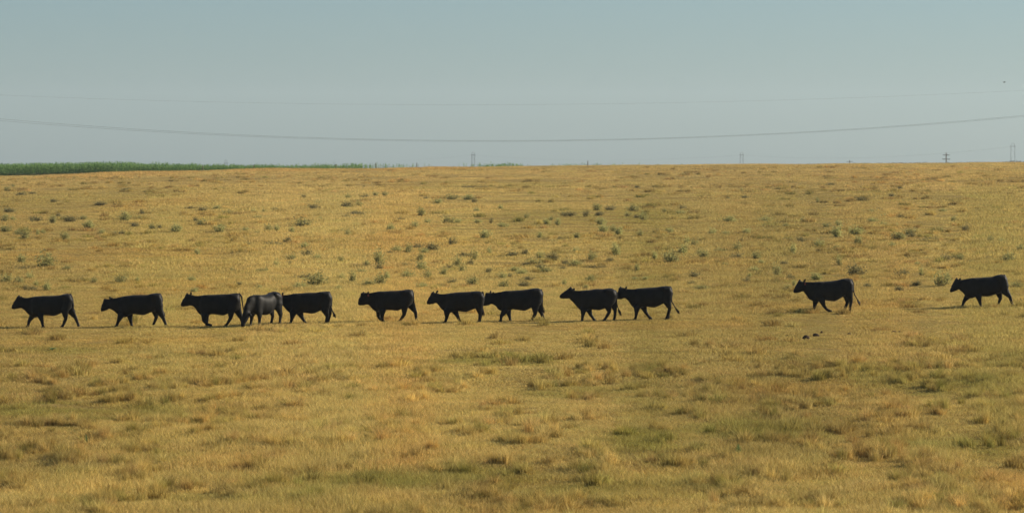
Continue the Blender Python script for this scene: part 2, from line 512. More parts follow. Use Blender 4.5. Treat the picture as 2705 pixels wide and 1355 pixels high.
def build_grass():
    r = np.random.default_rng(21)

    def protos(spec):
        return [mesh_np('grass_tuft', *(lambda b: (b[0], b[1]))(bb), 4, M_GRASS, uvcol=bb[2]) for bb in (blades(*s) for s in spec)]
    # --- turf, near to far, each band with patches and blades of its own size
    bands = [  # y0, y1, count, patch radius, blades, hmin, hmax, width, lean
        (57, 100, 17000, 0.42, 110, 0.05, 0.17, 0.0075, 0.75),
        (96, 180, 21000, 0.62, 120, 0.045, 0.15, 0.011, 0.8),
        (172, 330, 17000, 1.1, 130, 0.05, 0.15, 0.020, 0.8),
        (315, CREST + 25, 18000, 1.9, 140, 0.05, 0.16, 0.034, 0.7)]
    P, SCL, VAR, ROT, TI = [], [], [], [], []
    pr = []
    for bi, (y0, y1, n, rad, nb, h0, h1, wd, ln) in enumerate(bands):
        for k in range(4): pr.append((nb, rad, h0, h1, wd, ln, 100 + 10 * bi + k))
        x, y = sample_view(n, y0, y1, 1.0, r)
        p = np.stack([x, y, ground_z(x, y)], 1)
        hh = 0.85 + (1.0 + 0.5 * sstep(150, 260, y)) * fbm(x / np.clip(y / 60, 1.5, 6), y / np.clip(y / 30, 2.5, 14), 61, 3) + (0.5 + 0.7 * sstep(150, 260, y)) * vnoise(x / 24, y / 26, 62)
        cow_path = np.exp(-((y - 128) / 9) ** 2)
        hh = np.clip(hh, 0.3, 2.3) * (1 - 0.5 * cow_path)
        hh = np.minimum(hh, np.interp(y, [540, 600], [2.3, 1.2])) * (1 + 1.3 * spot_field(p, ORANGE) * (y > 560)) * (1 + 0.12 * (1 - sstep(70, 100, y)))
        s = r.uniform(0.85, 1.2, n)
        P.append(p); SCL.append(np.stack([s, s, hh], 1)); VAR.append(r.integers(0, 4, n) + 4 * bi)
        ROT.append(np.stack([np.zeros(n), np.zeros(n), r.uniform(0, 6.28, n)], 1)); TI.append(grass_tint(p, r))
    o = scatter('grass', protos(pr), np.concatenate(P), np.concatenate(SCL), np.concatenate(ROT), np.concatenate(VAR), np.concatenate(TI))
    tag(o, 'dry golden grass covering the whole pasture', 'grass', kind='stuff')

    # --- tussocks: taller, denser clumps, gathered in drifts
    spec = []
    for k in range(4): spec.append((150, 0.16, 0.14, 0.34, 0.0075, 0.55, 300 + k, 0.5))
    for k in range(4): spec.append((150, 0.30, 0.16, 0.36, 0.014, 0.55, 320 + k, 0.5))
    for k in range(4): spec.append((150, 0.55, 0.16, 0.40, 0.032, 0.5, 340 + k, 0.5))
    P, SCL, VAR, ROT, TI = [], [], [], [], []
    for bi, (y0, y1, n, keep) in enumerate(((57, 108, 15000, 0.22), (100, 240, 12000, 0.30), (220, CREST - 70, 8000, 0.30))):
        x, y = sample_view(n, y0, y1, 1.0, r)
        k_ = (1, 1.6, 3)[bi]
        f = fbm(x / (0.85 * k_), y / (1.9 * k_), 81, 2) + 0.35 * vnoise(x / (9 * k_), y / (14 * k_), 82) + r.normal(0, 0.10, n)
        ok = f > np.array([keep])
        ok &= ~((np.abs(y - 128) < 7) & (r.random(n) < 0.6))
        x, y = x[ok], y[ok]; n = len(x)
        p = np.stack([x, y, ground_z(x, y)], 1)
        s = r.uniform(0.6, 1.35, n) * (1.0, 1.0, 1.0)[bi]
        h = r.uniform(0.55, 1.15, n) * np.interp(y, [57, 95, 120, 240, 260], [1.1, 1.05, 0.8, 0.95, 1.1])
        P.append(p); SCL.append(np.stack([s, s * r.uniform(0.7, 1.2, n), h], 1)); VAR.append(r.integers(0, 4, n) + 4 * bi)
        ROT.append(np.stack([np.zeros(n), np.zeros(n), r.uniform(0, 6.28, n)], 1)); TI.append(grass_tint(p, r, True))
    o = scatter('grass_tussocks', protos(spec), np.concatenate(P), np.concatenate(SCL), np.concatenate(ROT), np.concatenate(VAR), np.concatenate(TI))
    tag(o, 'taller brownish and olive tussocks standing among the dry grass', 'grass', kind='stuff')


build_grass()


# ------------------------------------------------------------------ sagebrush
def sage_mesh(tone, seed):
    r = np.random.default_rng(seed)
    V, Fq, vr, mi = [], [], [], []
    mb = MB()
    stems = r.integers(9, 14)
    tips = []
    for k in range(stems):
        a = r.uniform(0, 2 * np.pi); sp = r.uniform(0.1, 0.46); h = r.uniform(0.5, 1.0) * (1.05 - 0.8 * sp)
        p0 = np.array([0.04 * np.cos(a), 0.04 * np.sin(a), -0.05]); p2 = np.array([sp * np.cos(a), sp * np.sin(a), h])
        p1 = 0.5 * (p0 + p2) + np.array([0.10 * np.cos(a), 0.10 * np.sin(a), -0.06])
        mb.tube([p0, p1, p2], [0.022, 0.014, 0.006], 4)
        for t in np.linspace(0.35, 1.05, 8):
            q = (1 - t) ** 2 * p0 + 2 * t * (1 - t) * p1 + t * t * p2
            tips.append((q, 0.05 + 0.07 * t))
    vv = [tuple(v) for v in mb.v]; nv = len(vv); ff = [f for f in mb.f if len(f) == 4]
    V = np.array(vv); Fs = np.array(ff).reshape(-1)
    nl_ = int(r.integers(5, 10)); n = len(tips) * nl_
    c = np.repeat(np.array([t[0] for t in tips]), nl_, 0); sd = np.repeat(np.array([t[1] for t in tips]), nl_) * 1.3
    c = c + r.normal(0, 1, (n, 3)) * sd[:, None] * np.array([1, 1, 0.9])
    c[:, 2] = np.maximum(c[:, 2], 0.02)
    d = r.normal(0, 1, (n, 3)); d[:, 2] = np.abs(d[:, 2]) + 0.5; d /= np.linalg.norm(d, axis=1)[:, None]
    e = np.cross(d, r.normal(0, 1, (n, 3))); e /= np.linalg.norm(e, axis=1)[:, None]
    ln = r.uniform(0.07, 0.14, n)[:, None]; wd = ln * 0.38
    L = np.stack([c - e * wd * 0.4, c + d * ln * 0.5 - e * wd, c + d * ln, c + d * ln * 0.5 + e * wd], 1).reshape(-1, 3)
    F2 = (np.arange(n * 4) + nv)
    Vall = np.concatenate([V, L]); F = np.concatenate([Fs, F2])
    var = np.concatenate([np.zeros(nv), np.repeat(r.random(n), 4)])
    mi = np.concatenate([np.ones(len(Fs) // 4, int), np.zeros(n, int)])
    return mesh_np('sagebrush_shrub', Vall, F, 4, [M_SAGE[tone], M_TWIG], uvcol=var, matidx=mi)


SAGE_TILES = {  # photograph tile origin -> (x, base y, width, height, tone) at 4.3 times the photograph
    0: [(150,70,40,35,'g'),(80,110,70,50,'g'),(245,170,90,40,'d'),(370,150,80,25,'d'),(615,235,50,35,'d'),(1140,268,130,28,'d'),(1330,272,120,24,'d'),(1430,108,110,24,'d'),  # closing wide, low clumps are added to stand in for a shadowed bank
        (110,355,110,50,'d'),(75,455,90,60,'g'),(150,445,50,50,'p'),(390,460,90,60,'d'),(600,475,80,70,'g'),(665,400,40,30,'d'),(795,460,90,50,'d'),(935,430,70,40,'g'),
        (1400,450,110,70,'p'),(1615,380,50,45,'d'),(1590,440,70,35,'g'),(1030,530,90,60,'p'),(1530,515,100,40,'d'),(1740,550,80,60,'g'),(1815,540,60,40,'d'),(2010,575,130,70,'p'),
        (75,575,120,50,'g'),(210,610,70,60,'g'),(305,680,100,110,'g'),(430,605,40,45,'p'),(490,590,40,40,'p'),(730,680,90,90,'g'),(1165,590,90,40,'p'),(1305,615,35,35,'d'),
        (1380,605,40,45,'d'),(250,930,110,90,'g'),(515,975,160,130,'g'),(750,1005,80,40,'g'),(245,1005,110,25,'d'),(60,1150,130,90,'g'),(200,1160,110,60,'g'),(350,1110,100,60,'p'),
        (290,1240,60,50,'d'),(360,1235,90,40,'d'),(530,1240,60,80,'p'),(1060,1150,70,50,'g'),(1365,1155,130,75,'g'),(1565,1140,50,40,'p'),(930,1135,70,25,'d'),(410,1190,40,60,'p')],
    450: [(235,325,70,40,'d'),(360,335,90,50,'d'),(530,325,80,40,'p'),(650,380,80,50,'g'),(285,455,30,50,'d'),(365,500,100,55,'g'),(555,575,140,90,'p'),(940,355,50,30,'p'),
          (1070,360,50,45,'g'),(1190,340,60,35,'d'),(1000,430,100,40,'p'),(1100,415,70,25,'p'),(1490,510,150,80,'g'),(855,570,90,40,'p'),(985,605,60,40,'g'),(1125,570,80,60,'g'),
          (1210,575,50,60,'p'),(1380,590,60,70,'p'),(1520,195,50,35,'d'),(2020,205,70,50,'g'),(1690,270,80,45,'g'),(1635,320,110,45,'d'),(2010,310,100,60,'d'),(2110,390,130,50,'d'),
          (1700,445,45,35,'p'),(1990,415,70,35,'d'),(1940,585,50,40,'p'),(2030,630,80,70,'g'),(880,730,80,40,'d'),(1170,730,130,40,'d'),(1330,700,70,50,'d'),(1520,770,80,60,'p'),
          (310,825,60,50,'p'),(1550,870,70,70,'d'),(1360,900,120,60,'g'),(1345,945,50,40,'d'),(1670,890,60,45,'p'),(1940,920,70,60,'g'),(700,1030,60,40,'g'),(1065,1045,100,50,'g'),
          (1210,970,70,60,'p'),(1540,1110,140,50,'d'),(1650,1190,150,130,'g'),(1470,1230,140,60,'p'),(240,1135,80,45,'p'),(790,1185,60,25,'d'),(1010,1235,60,50,'p'),(1950,1130,50,60,'p'),
          (2065,1165,100,110,'g'),(1915,1240,60,50,'p'),(300,1260,100,40,'p')],
    900: [(275,195,100,45,'d'),(395,170,60,45,'g'),(505,170,70,40,'g'),(200,295,60,60,'g'),(265,80,40,25,'d'),(1255,210,100,55,'g'),(1450,210,100,60,'p'),(1515,240,50,40,'d'),
          (970,205,40,30,'d'),(1095,250,70,45,'p'),(1535,345,60,50,'p'),(1815,315,50,40,'p'),(200,385,120,40,'d'),(905,400,90,80,'g'),(690,440,60,30,'d'),(1210,485,110,70,'g'),
          (1325,475,60,50,'p'),(980,475,60,40,'p'),(840,525,80,60,'p'),(570,560,70,70,'p'),(1705,475,45,50,'d'),(1560,470,90,40,'p'),(1850,520,120,50,'p'),(2110,420,60,50,'g'),
          (1640,650,100,80,'p'),(1270,720,80,70,'d'),(640,810,110,80,'p'),(570,835,60,40,'d'),(770,830,80,90,'g'),(870,770,80,60,'d'),(1030,800,140,70,'d'),(940,830,90,70,'p'),
          (900,905,80,90,'g'),(450,960,110,140,'g'),(435,1020,60,60,'d'),(300,960,80,50,'g'),(920,1020,110,90,'p'),(970,1105,90,80,'g'),(765,1110,120,80,'p'),(1160,1070,80,90,'g'),
          (1315,970,90,90,'g'),(1270,1000,80,50,'d'),(1390,1035,80,80,'g'),(1510,900,90,110,'g'),(1470,950,80,50,'d'),(1400,860,90,50,'d'),(1695,820,50,60,'p'),(1940,845,140,50,'d'),
          (2090,830,70,50,'d'),(2110,960,90,40,'d'),(215,1050,110,50,'g'),(440,1180,130,110,'g'),(330,1190,110,70,'g'),(510,1130,60,80,'p'),(1990,1020,100,50,'p'),(2060,1060,90,50,'p'),
          (1840,1105,90,70,'p'),(1920,1090,50,50,'d'),(1680,1045,70,50,'d'),(1490,1190,110,90,'g'),(1275,1165,90,50,'d'),(920,1225,100,60,'p'),(1150,1215,60,40,'d'),(1865,1205,90,80,'g'),
          (2080,1200,100,60,'d'),(740,970,70,45,'d'),(1430,78,150,28,'d'),(1620,76,110,22,'d')],  # final wide, flat pair is added in place of dark shadow streaks
    1350: [(960,335,110,60,'g'),(1130,330,80,50,'d'),(1400,340,90,70,'g'),(1430,75,50,25,'d'),(1950,320,80,35,'d'),(640,395,120,50,'d'),(850,400,70,60,'d'),(1010,385,80,30,'d'),
           (1320,400,60,50,'g'),(1430,420,70,40,'d'),(1500,440,80,80,'p'),(1020,490,110,70,'p'),(530,500,60,70,'p'),(450,440,50,35,'g'),(400,490,80,50,'p'),(1160,565,80,60,'g'),
           (1045,575,80,60,'p'),(1250,605,80,60,'p'),(1460,620,60,60,'g'),(1805,590,70,50,'p'),(745,650,80,50,'g'),(560,665,80,30,'d'),(320,640,70,60,'p'),(1990,710,60,70,'p'),
           (1190,850,80,140,'p'),(1120,915,80,40,'d'),(460,900,80,80,'d'),(745,810,80,50,'p'),(920,910,80,90,'g'),(620,945,70,50,'d'),(700,960,120,60,'p'),(330,880,90,70,'p'),
           (250,950,120,60,'g'),(340,990,70,50,'d'),(410,1040,150,70,'g'),(970,995,160,45,'d'),(1440,1030,80,70,'g'),(1815,925,150,110,'g'),(1620,890,80,80,'p'),(1980,830,100,90,'p'),
           (2075,1100,120,75,'d'),(920,1145,90,60,'g'),(590,1000,60,30,'d'),(210,1120,90,30,'d'),(840,1220,60,40,'g'),(1420,1125,60,35,'p'),(1530,1130,70,35,'p'),(2070,740,70,70,'g'),
           (2130,840,60,60,'g'),(1740,350,40,40,'g'),(1920,370,90,40,'p'),(610,1180,50,50,'p')],
    1800: [(730,195,70,35,'d'),(525,205,40,25,'d'),(685,120,25,40,'g'),(1545,240,40,45,'g'),(2060,235,120,40,'d'),(1685,50,80,30,'d'),(1390,460,60,50,'g'),(1190,515,60,40,'g'),
           (575,470,110,60,'p'),(950,460,90,50,'p'),(340,605,90,60,'p'),(735,600,80,55,'p'),(510,610,80,35,'p'),(235,670,60,30,'p'),(1650,520,80,50,'g'),(1790,500,70,60,'p'),
           (1720,590,70,50,'g'),(1800,630,120,80,'p'),(1990,600,120,70,'p'),(1365,690,80,50,'d'),(1190,680,60,40,'d'),(1570,740,110,60,'p'),(2000,730,80,80,'g'),(1780,770,80,40,'g'),
           (650,800,110,90,'g'),(430,820,120,60,'g'),(620,890,90,50,'d'),(860,890,110,70,'g'),(690,690,40,40,'d'),(250,880,120,80,'g'),(1265,840,60,110,'p'),(1170,955,80,50,'d'),
           (1800,960,90,110,'g'),(490,970,60,40,'g'),(910,940,50,40,'p'),(830,1030,90,60,'p'),(1090,1080,80,120,'g'),(1240,1115,70,50,'d'),(740,1150,90,60,'d'),(775,1100,45,50,'p'),
           (1990,1080,130,110,'d'),(1500,1120,100,60,'p'),(1210,1240,100,60,'g'),(230,1240,110,50,'g'),(110,1170,50,25,'d'),(2110,1205,60,40,'d'),(1280,1190,50,50,'p')],
    2205: [(740,85,60,25,'d'),(655,175,80,30,'d'),(420,360,80,40,'p'),(515,340,40,40,'d'),(570,405,70,40,'p'),(750,420,50,35,'d'),(820,425,55,35,'g'),(1230,345,50,35,'p'),
           (1350,455,60,50,'g'),(430,470,90,50,'p'),(690,510,60,40,'p'),(560,500,60,40,'p'),(850,600,110,60,'g'),(940,590,60,40,'p'),(710,660,150,60,'g'),(1170,575,110,50,'g'),
           (1490,560,110,60,'d'),(870,640,70,50,'d'),(1090,685,150,40,'d'),(1770,700,80,70,'g'),(1890,710,80,50,'p'),(2110,800,90,70,'g'),(1255,905,120,60,'d'),(1420,895,90,50,'g'),
           (1560,935,60,35,'g'),(770,1090,110,70,'d'),(980,1070,50,80,'p'),(1200,1190,130,110,'g'),(930,1180,80,40,'d'),(1280,1130,60,70,'p'),(2000,920,150,80,'g'),(740,1240,80,35,'d'),
           (370,1210,60,35,'d'),(2050,1215,110,60,'g'),(940,950,50,40,'p'),(1740,885,50,30,'d'),(660,750,90,60,'p')],
}
ORD = ['first', 'second', 'third', 'fourth', 'fifth', 'sixth', 'seventh', 'eighth', 'ninth', 'tenth', 'eleventh', 'twelfth', 'thirteenth', 'fourteenth', 'fifteenth',
       'sixteenth', 'seventeenth', 'eighteenth', 'nineteenth', 'twentieth', 'twenty-first', 'twenty-second', 'twenty-third', 'twenty-fourth', 'twenty-fifth',
       'twenty-sixth', 'twenty-seventh', 'twenty-eighth', 'twenty-ninth', 'thirtieth', 'thirty-first', 'thirty-second', 'thirty-third', 'thirty-fourth']
COLUMNS = [(235, 'the leading cow'), (458, 'the second cow'), (634, 'the hoof-lifting cow'), (738, 'the grazing cow'),
           (915, 'the red-tagged cow'), (1113, 'the lone middle cow'), (1276, "the middle pair's leader"), (1458, "the middle pair's follower"),
           (1632, 'the level-headed cow'), (1850, 'the tail-swinging cow'), (2060, 'the widest gap'), (2390, 'the penultimate cow'), (2800, 'the last cow')]


def build_sage():
    protos = {t: [sage_mesh(t, 500 + 7 * k + ord(t)) for k in range(6)] for t in 'pgd'}
    items = []
    for ox, lst in SAGE_TILES.items():
        for (x, y, w, h, tone) in lst: items.append((ox + x / 4.3, 480 + y / 4.3, w / 4.3, h / 4.3, tone))
    items.sort(key=lambda q: -q[1])
    count = {}
    r = random.Random(3)
    for (px, py, w, h, tone) in items:
        x, y, z = on_ground(px, py)
        m = y / F0
        W_, H_ = w * m * r.uniform(1.2, 1.8), h * m * r.uniform(1.15, 1.55)
        o = obj('sagebrush_shrub', protos[tone][r.randrange(6)], None, (x, y, z + 0.0))
        o.scale = (W_, W_ * r.uniform(0.7, 1.0), max(H_, 0.20))
        o.rotation_euler = (0, 0, r.uniform(0, 6.28))
        name = next(n for lim, n in COLUMNS if px < lim)
        tname = {'p': 'pale green', 'g': 'grey-green', 'd': 'shade-darkened'}[tone]
        k = (name, tname); i = count.get(k, 0); count[k] = i + 1
        tag(o, '%s sagebrush, %s of that tone up the slope behind %s' % (tname, ORD[i], name), 'shrub', 'sagebrush shrubs scattered over the slope')  # clumps added for shadow streaks are counted here as sagebrush too


build_sage()


# ------------------------------------------------------------------ cattle
def ellcap(G, pts, hh, hw, ys=None):
    """swept ellipse along a polyline in the x-z plane (y offset per point); returns an approximate signed distance"""
    X, Y, Z = G
    out = None
    if ys is None: ys = [0.0] * len(pts)
    for i in range(len(pts) - 1):
        a = np.array([pts[i][0], ys[i], pts[i][1]]); b = np.array([pts[i + 1][0], ys[i + 1], pts[i + 1][1]])
        d = b - a; L2 = (d ** 2).sum()
        t = ((X - a[0]) * d[0] + (Y - a[1]) * d[1] + (Z - a[2]) * d[2]) / L2
        tc = np.clip(t, 0, 1)
        H = hh[i] * (1 - tc) + hh[i + 1] * tc; Wd = hw[i] * (1 - tc) + hw[i + 1] * tc
        qx = X - (a[0] + d[0] * tc); qy = Y - (a[1] + d[1] * tc); qz = Z - (a[2] + d[2] * tc)
        r2 = qx ** 2 + qz ** 2
        q = np.sqrt(r2 / H ** 2 + qy ** 2 / Wd ** 2 + 1e-9)
        dd = (q - 1) * np.minimum(H, Wd)
        out = dd if out is None else np.minimum(out, dd)
    return out


def smin(a, b, k):
    h = np.clip(0.5 + 0.5 * (b - a) / k, 0, 1)
    return b * (1 - h) + a * h - k * h * (1 - h)


def smax(a, b, k): return -smin(-a, -b, k)


def surface_nets(Fv, org, vox):
    nx, ny, nz = Fv.shape
    c = np.stack([Fv[i:nx - 1 + i, j:ny - 1 + j, k:nz - 1 + k] for i in (0, 1) for j in (0, 1) for k in (0, 1)], 0)
    neg = c < 0
    act = neg.any(0) & ~neg.all(0)
    idx = -np.ones(act.shape, np.int64); ids = np.argwhere(act); idx[act] = np.arange(len(ids))
    cv = c[:, act]
    offs = np.array([(i, j, k) for i in (0, 1) for j in (0, 1) for k in (0, 1)], float)
    acc = np.zeros((len(ids), 3)); cnt = np.zeros(len(ids))
    for a in range(8):
        for b in range(a + 1, 8):
            if np.abs(offs[a] - offs[b]).sum() != 1: continue
            s = (cv[a] < 0) != (cv[b] < 0)
            t = np.where(s, cv[a] / np.where(s, cv[a] - cv[b], 1), 0)
            acc += np.where(s[:, None], offs[a][None] + t[:, None] * (offs[b] - offs[a])[None], 0); cnt += s
    V = (ids + acc / cnt[:, None]) * vox + org
    Q = []
    for ax in range(3):
        sl0 = [slice(None)] * 3; sl1 = [slice(None)] * 3
        sl0[ax] = slice(0, -1); sl1[ax] = slice(1, None)
        A = Fv[tuple(sl0)] < 0; B = Fv[tuple(sl1)] < 0
        e = np.argwhere(A != B); sgn = A[A != B]
        u, v = (ax + 1) % 3, (ax + 2) % 3
        ok = (e[:, u] > 0) & (e[:, v] > 0) & (e[:, u] < Fv.shape[u] - 1) & (e[:, v] < Fv.shape[v] - 1)
        e, sgn = e[ok], sgn[ok]
        du = np.zeros(3, int); du[u] = 1; dv = np.zeros(3, int); dv[v] = 1
        g = lambda p: idx[p[:, 0], p[:, 1], p[:, 2]]
        q = np.stack([g(e - du - dv), g(e - dv), g(e), g(e - du)], 1)
        q[~sgn] = q[~sgn][:, ::-1]
        Q.append(q)
    Q = np.concatenate(Q)
    Q = Q[(Q >= 0).all(1)]
    return V, Q


def cow_mesh(c, s):
    """c: key points of the animal in its own side view; s: metres per key-point unit"""
    X0, B = c['x0'], c['base']
    k = c.get('kx', 1.0)
    f = lambda p: ((p[0] - X0) * s * k, (B - p[1]) * s)
    top = np.array([f(p) for p in c['top']]); bot = np.array([f(p) for p in c['bot']])
    xa, xb = top[0][0], c['end'] if 'end' in c else top[-1][0]
    xb = max(top[-1][0], bot[-1][0])
    F_, N_, C_, J_ = [np.array(f(p)) for p in c['head']] if 'head' in c else [None] * 4
    fx = np.mean([f(l[0])[0] for l in (c['FN'], c['FF'])]); hx = np.mean([f(l[0])[0] for l in (c['HN'], c['HF'])])
    allx = [p[0] for p in top] + [p[0] for p in bot] + [f(p)[0] for l in ('FN', 'FF', 'HN', 'HF', 'tail') for p in c[l]]
    if F_ is not None: allx += [q[0] for q in (F_, N_, C_, J_)]
    if 'hd3' in c: allx += [p[0] for p in c['hd3']['pts']]
    vox = 0.0165
    lo = np.array([min(allx) - 0.16, -0.50, -0.06]); hi = np.array([max(allx) + 0.16, 0.50, 1.42])
    if 'hd3' in c: lo[1] = -0.62; hi[1] = 0.62
    n = np.ceil((hi - lo) / vox).astype(int) + 1
    ax = [lo[i] + vox * np.arange(n[i]) for i in range(3)]
    G = np.meshgrid(*ax, indexing='ij')
    xs = ax[0]
    # torso: upper and lower outline as functions of x, a half width along the body
    zt = np.interp(xs, top[:, 0], top[:, 1]); zb = np.interp(xs, bot[:, 0], bot[:, 1])
    ker = np.hanning(9); ker /= ker.sum()
    sm = lambda a: np.convolve(np.pad(a, 4, mode='edge'), ker, 'valid')
    zt, zb = sm(zt), sm(zb)
    L = hx - fx
    wx = [xa, fx - 0.22, fx - 0.02, fx + 0.26 * L, fx + 0.54 * L, hx - 0.17, hx + 0.10, xb]
    ww = [0.085, 0.130, 0.215, 0.270, 0.295, 0.200, 0.200, 0.12]
    w = sm(np.interp(xs, wx, ww))
    zc = ((zt + zb) / 2)[:, None, None]; h = np.maximum((zt - zb) / 2, 0.05)[:, None, None]; w = w[:, None, None]
    p = 2.35
    q = (np.abs((G[2] - zc) / h) ** p + np.abs(G[1] / w) ** p) ** (1 / p)
    D = (q - 1) * np.minimum(h, w)
    D = smax(D, G[0] - (xb - 0.02), 0.07); D = smax(D, (xa - 0.03) - G[0], 0.05)

    def add(Dm, pts, hh, hw, ys, kk):
        m = max(max(hh), max(hw)) + 0.14
        b = []
        for arr, vals in ((ax[0], [p[0] for p in pts]), (ax[1], ys), (ax[2], [p[1] for p in pts])):
            i0 = np.searchsorted(arr, min(vals) - m); i1 = np.searchsorted(arr, max(vals) + m)
            b.append(slice(max(i0, 0), max(i1, 1)))
        b = tuple(b)
        g = [a[b] for a in G]
        Dm[b] = smin(Dm[b], ellcap(g, pts, hh, hw, ys), kk)

    # shoulder blades, hips
    for sgn in (-1, 1):
        zs = float(np.interp(fx, top[:, 0], top[:, 1]))
        add(D, [(fx + 0.02, zs - 0.16), (fx - 0.02, zs - 0.52)], [0.13, 0.11], [0.075, 0.07], [sgn * 0.14, sgn * 0.17], 0.07)
        zh = float(np.interp(hx, top[:, 0], top[:, 1]))
        add(D, [(hx - 0.12, zh - 0.10), (hx + 0.02, zh - 0.17)], [0.05, 0.08], [0.05, 0.07], [sgn * 0.165, sgn * 0.15], 0.10)
    # legs
    for key, sgn, hind in (('FN', -1, 0), ('FF', 1, 0), ('HN', -1, 1), ('HF', 1, 1)):
        pts = [f(p) for p in c[key]]
        lift = c.get('lift', {}).get(key, 0.0)
        hoof = (pts[-1][0], max(0.03 + lift, 0.03)); fet = pts[-2]
        y1, y2 = sgn * 0.165, sgn * 0.155
        if hind:
            hip = (hx + 0.03, float(np.interp(hx, top[:, 0], top[:, 1])) - 0.26)
            st = pts[0]
            add(D, [hip, (0.5 * hip[0] + 0.5 * st[0], 0.5 * hip[1] + 0.5 * st[1]), st], [0.17, 0.165, 0.12], [0.11, 0.115, 0.085], [sgn * 0.13, sgn * 0.15, y1], 0.045)
            mid = tuple(0.45 * np.array(st) + 0.55 * np.array(pts[1]))
            add(D, [st, mid, pts[1], fet, hoof], [0.138, 0.100, 0.066, 0.048, 0.054], [0.088, 0.066, 0.047, 0.040, 0.048], [y1, y1, y2, y2, y2], 0.03)
        else:
            mid = tuple(0.5 * np.array(pts[0]) + 0.5 * np.array(pts[1]))
            add(D, [pts[0], mid, pts[1], fet, hoof], [0.125, 0.088, 0.064, 0.047, 0.053], [0.088, 0.066, 0.050, 0.039, 0.048], [sgn * 0.15, y1, y2, y2 * 0.95, y2 * 0.95], 0.035)
        if not lift: add(D, [(hoof[0] + 0.01, 0.045), (hoof[0] - 0.045, 0.012)], [0.045, 0.034], [0.046, 0.044], [y2, y2], 0.012)
    # head: forehead -> nose above, jaw -> chin below
    if F_ is not None:
        A = (F_ + J_) / 2; Bm = (N_ + C_) / 2
        n_ = np.array([-(Bm - A)[1], (Bm - A)[0]]); n_ /= np.linalg.norm(n_)
        h0 = abs(np.dot(F_ - J_, n_)) / 2; h1 = abs(np.dot(N_ - C_, n_)) / 2 + 0.004
        hm = h0 * 0.5 + h1 * 0.5
        ln = np.linalg.norm(Bm - A); dirv = (Bm - A) / ln
        pts = [A, A + dirv * ln * 0.35, A + dirv * ln * 0.72, Bm - dirv * h1 * 0.4]
        add(D, [tuple(q_) for q_ in pts], [h0 * 0.98, h0 * 0.65 + h1 * 0.35, h0 * 0.28 + h1 * 0.75, h1 * 1.05], [0.105, 0.112, 0.078, 0.078], [0, 0, 0, 0], 0.035)
        add(D, [tuple(F_ + np.array([0.015, -0.03])), tuple(F_ + np.array([0.05, -0.06]))], [0.05, 0.06], [0.075, 0.09], [0, 0], 0.03)
    if 'hd3' in c:
        hd = c['hd3']
        for (pts, hh, hw, ys) in hd['parts']: add(D, pts, hh, hw, ys, 0.05)
    for (b, t, y0_, y1_) in c['ears']:
        b, t = f(b), f(t)
        m = tuple(0.55 * np.array(t) + 0.45 * np.array(b))
        add(D, [b, m, t], [0.022, 0.042, 0.016], [0.022, 0.024, 0.014], [y0_, 0.5 * (y0_ + y1_), y1_], 0.018)
    # tail
    tp = [f(p) for p in c['tail']]
    nt_ = len(tp)
    rr = list(np.linspace(0.034, 0.017, nt_))
    add(D, tp, rr, rr, [0.0] * nt_, 0.03)
    V, Q = surface_nets(D, lo, vox)
    me = mesh_np('cow_body', V, Q, 4, M_COAT, smooth=True)
    return me, tp


def tail_switch(tp, parent, r):
    """the brush of long hair at the tip of the tail"""
    mb = MB()
    a = np.array(tp[-2]); b = np.array(tp[-1]); d = (b - a) / np.linalg.norm(b - a)
    for k in range(16):
        o = r.normal(0, 0.010, 2); sp = r.normal(0, 0.024, 2); ln = r.uniform(0.10, 0.19)
        p0 = Vector((b[0] - d[0] * 0.09 + o[0], o[1], b[1] - d[1] * 0.09))
        p1 = Vector((b[0] + d[0] * 0.02 + o[0] * 2 + sp[0] * 0.6, o[1] * 2 + sp[1] * 0.6, b[1] + d[1] * 0.02))
        p2 = Vector((b[0] + d[0] * ln * 0.8 + sp[0], sp[1], b[1] + d[1] * ln * 0.6 - 0.3 * ln))
        mb.tube([p0, p1, p2], [0.009, 0.011, 0.003], 5)
    mb.build('tail_switch', M_HAIR, parent, smooth=True)


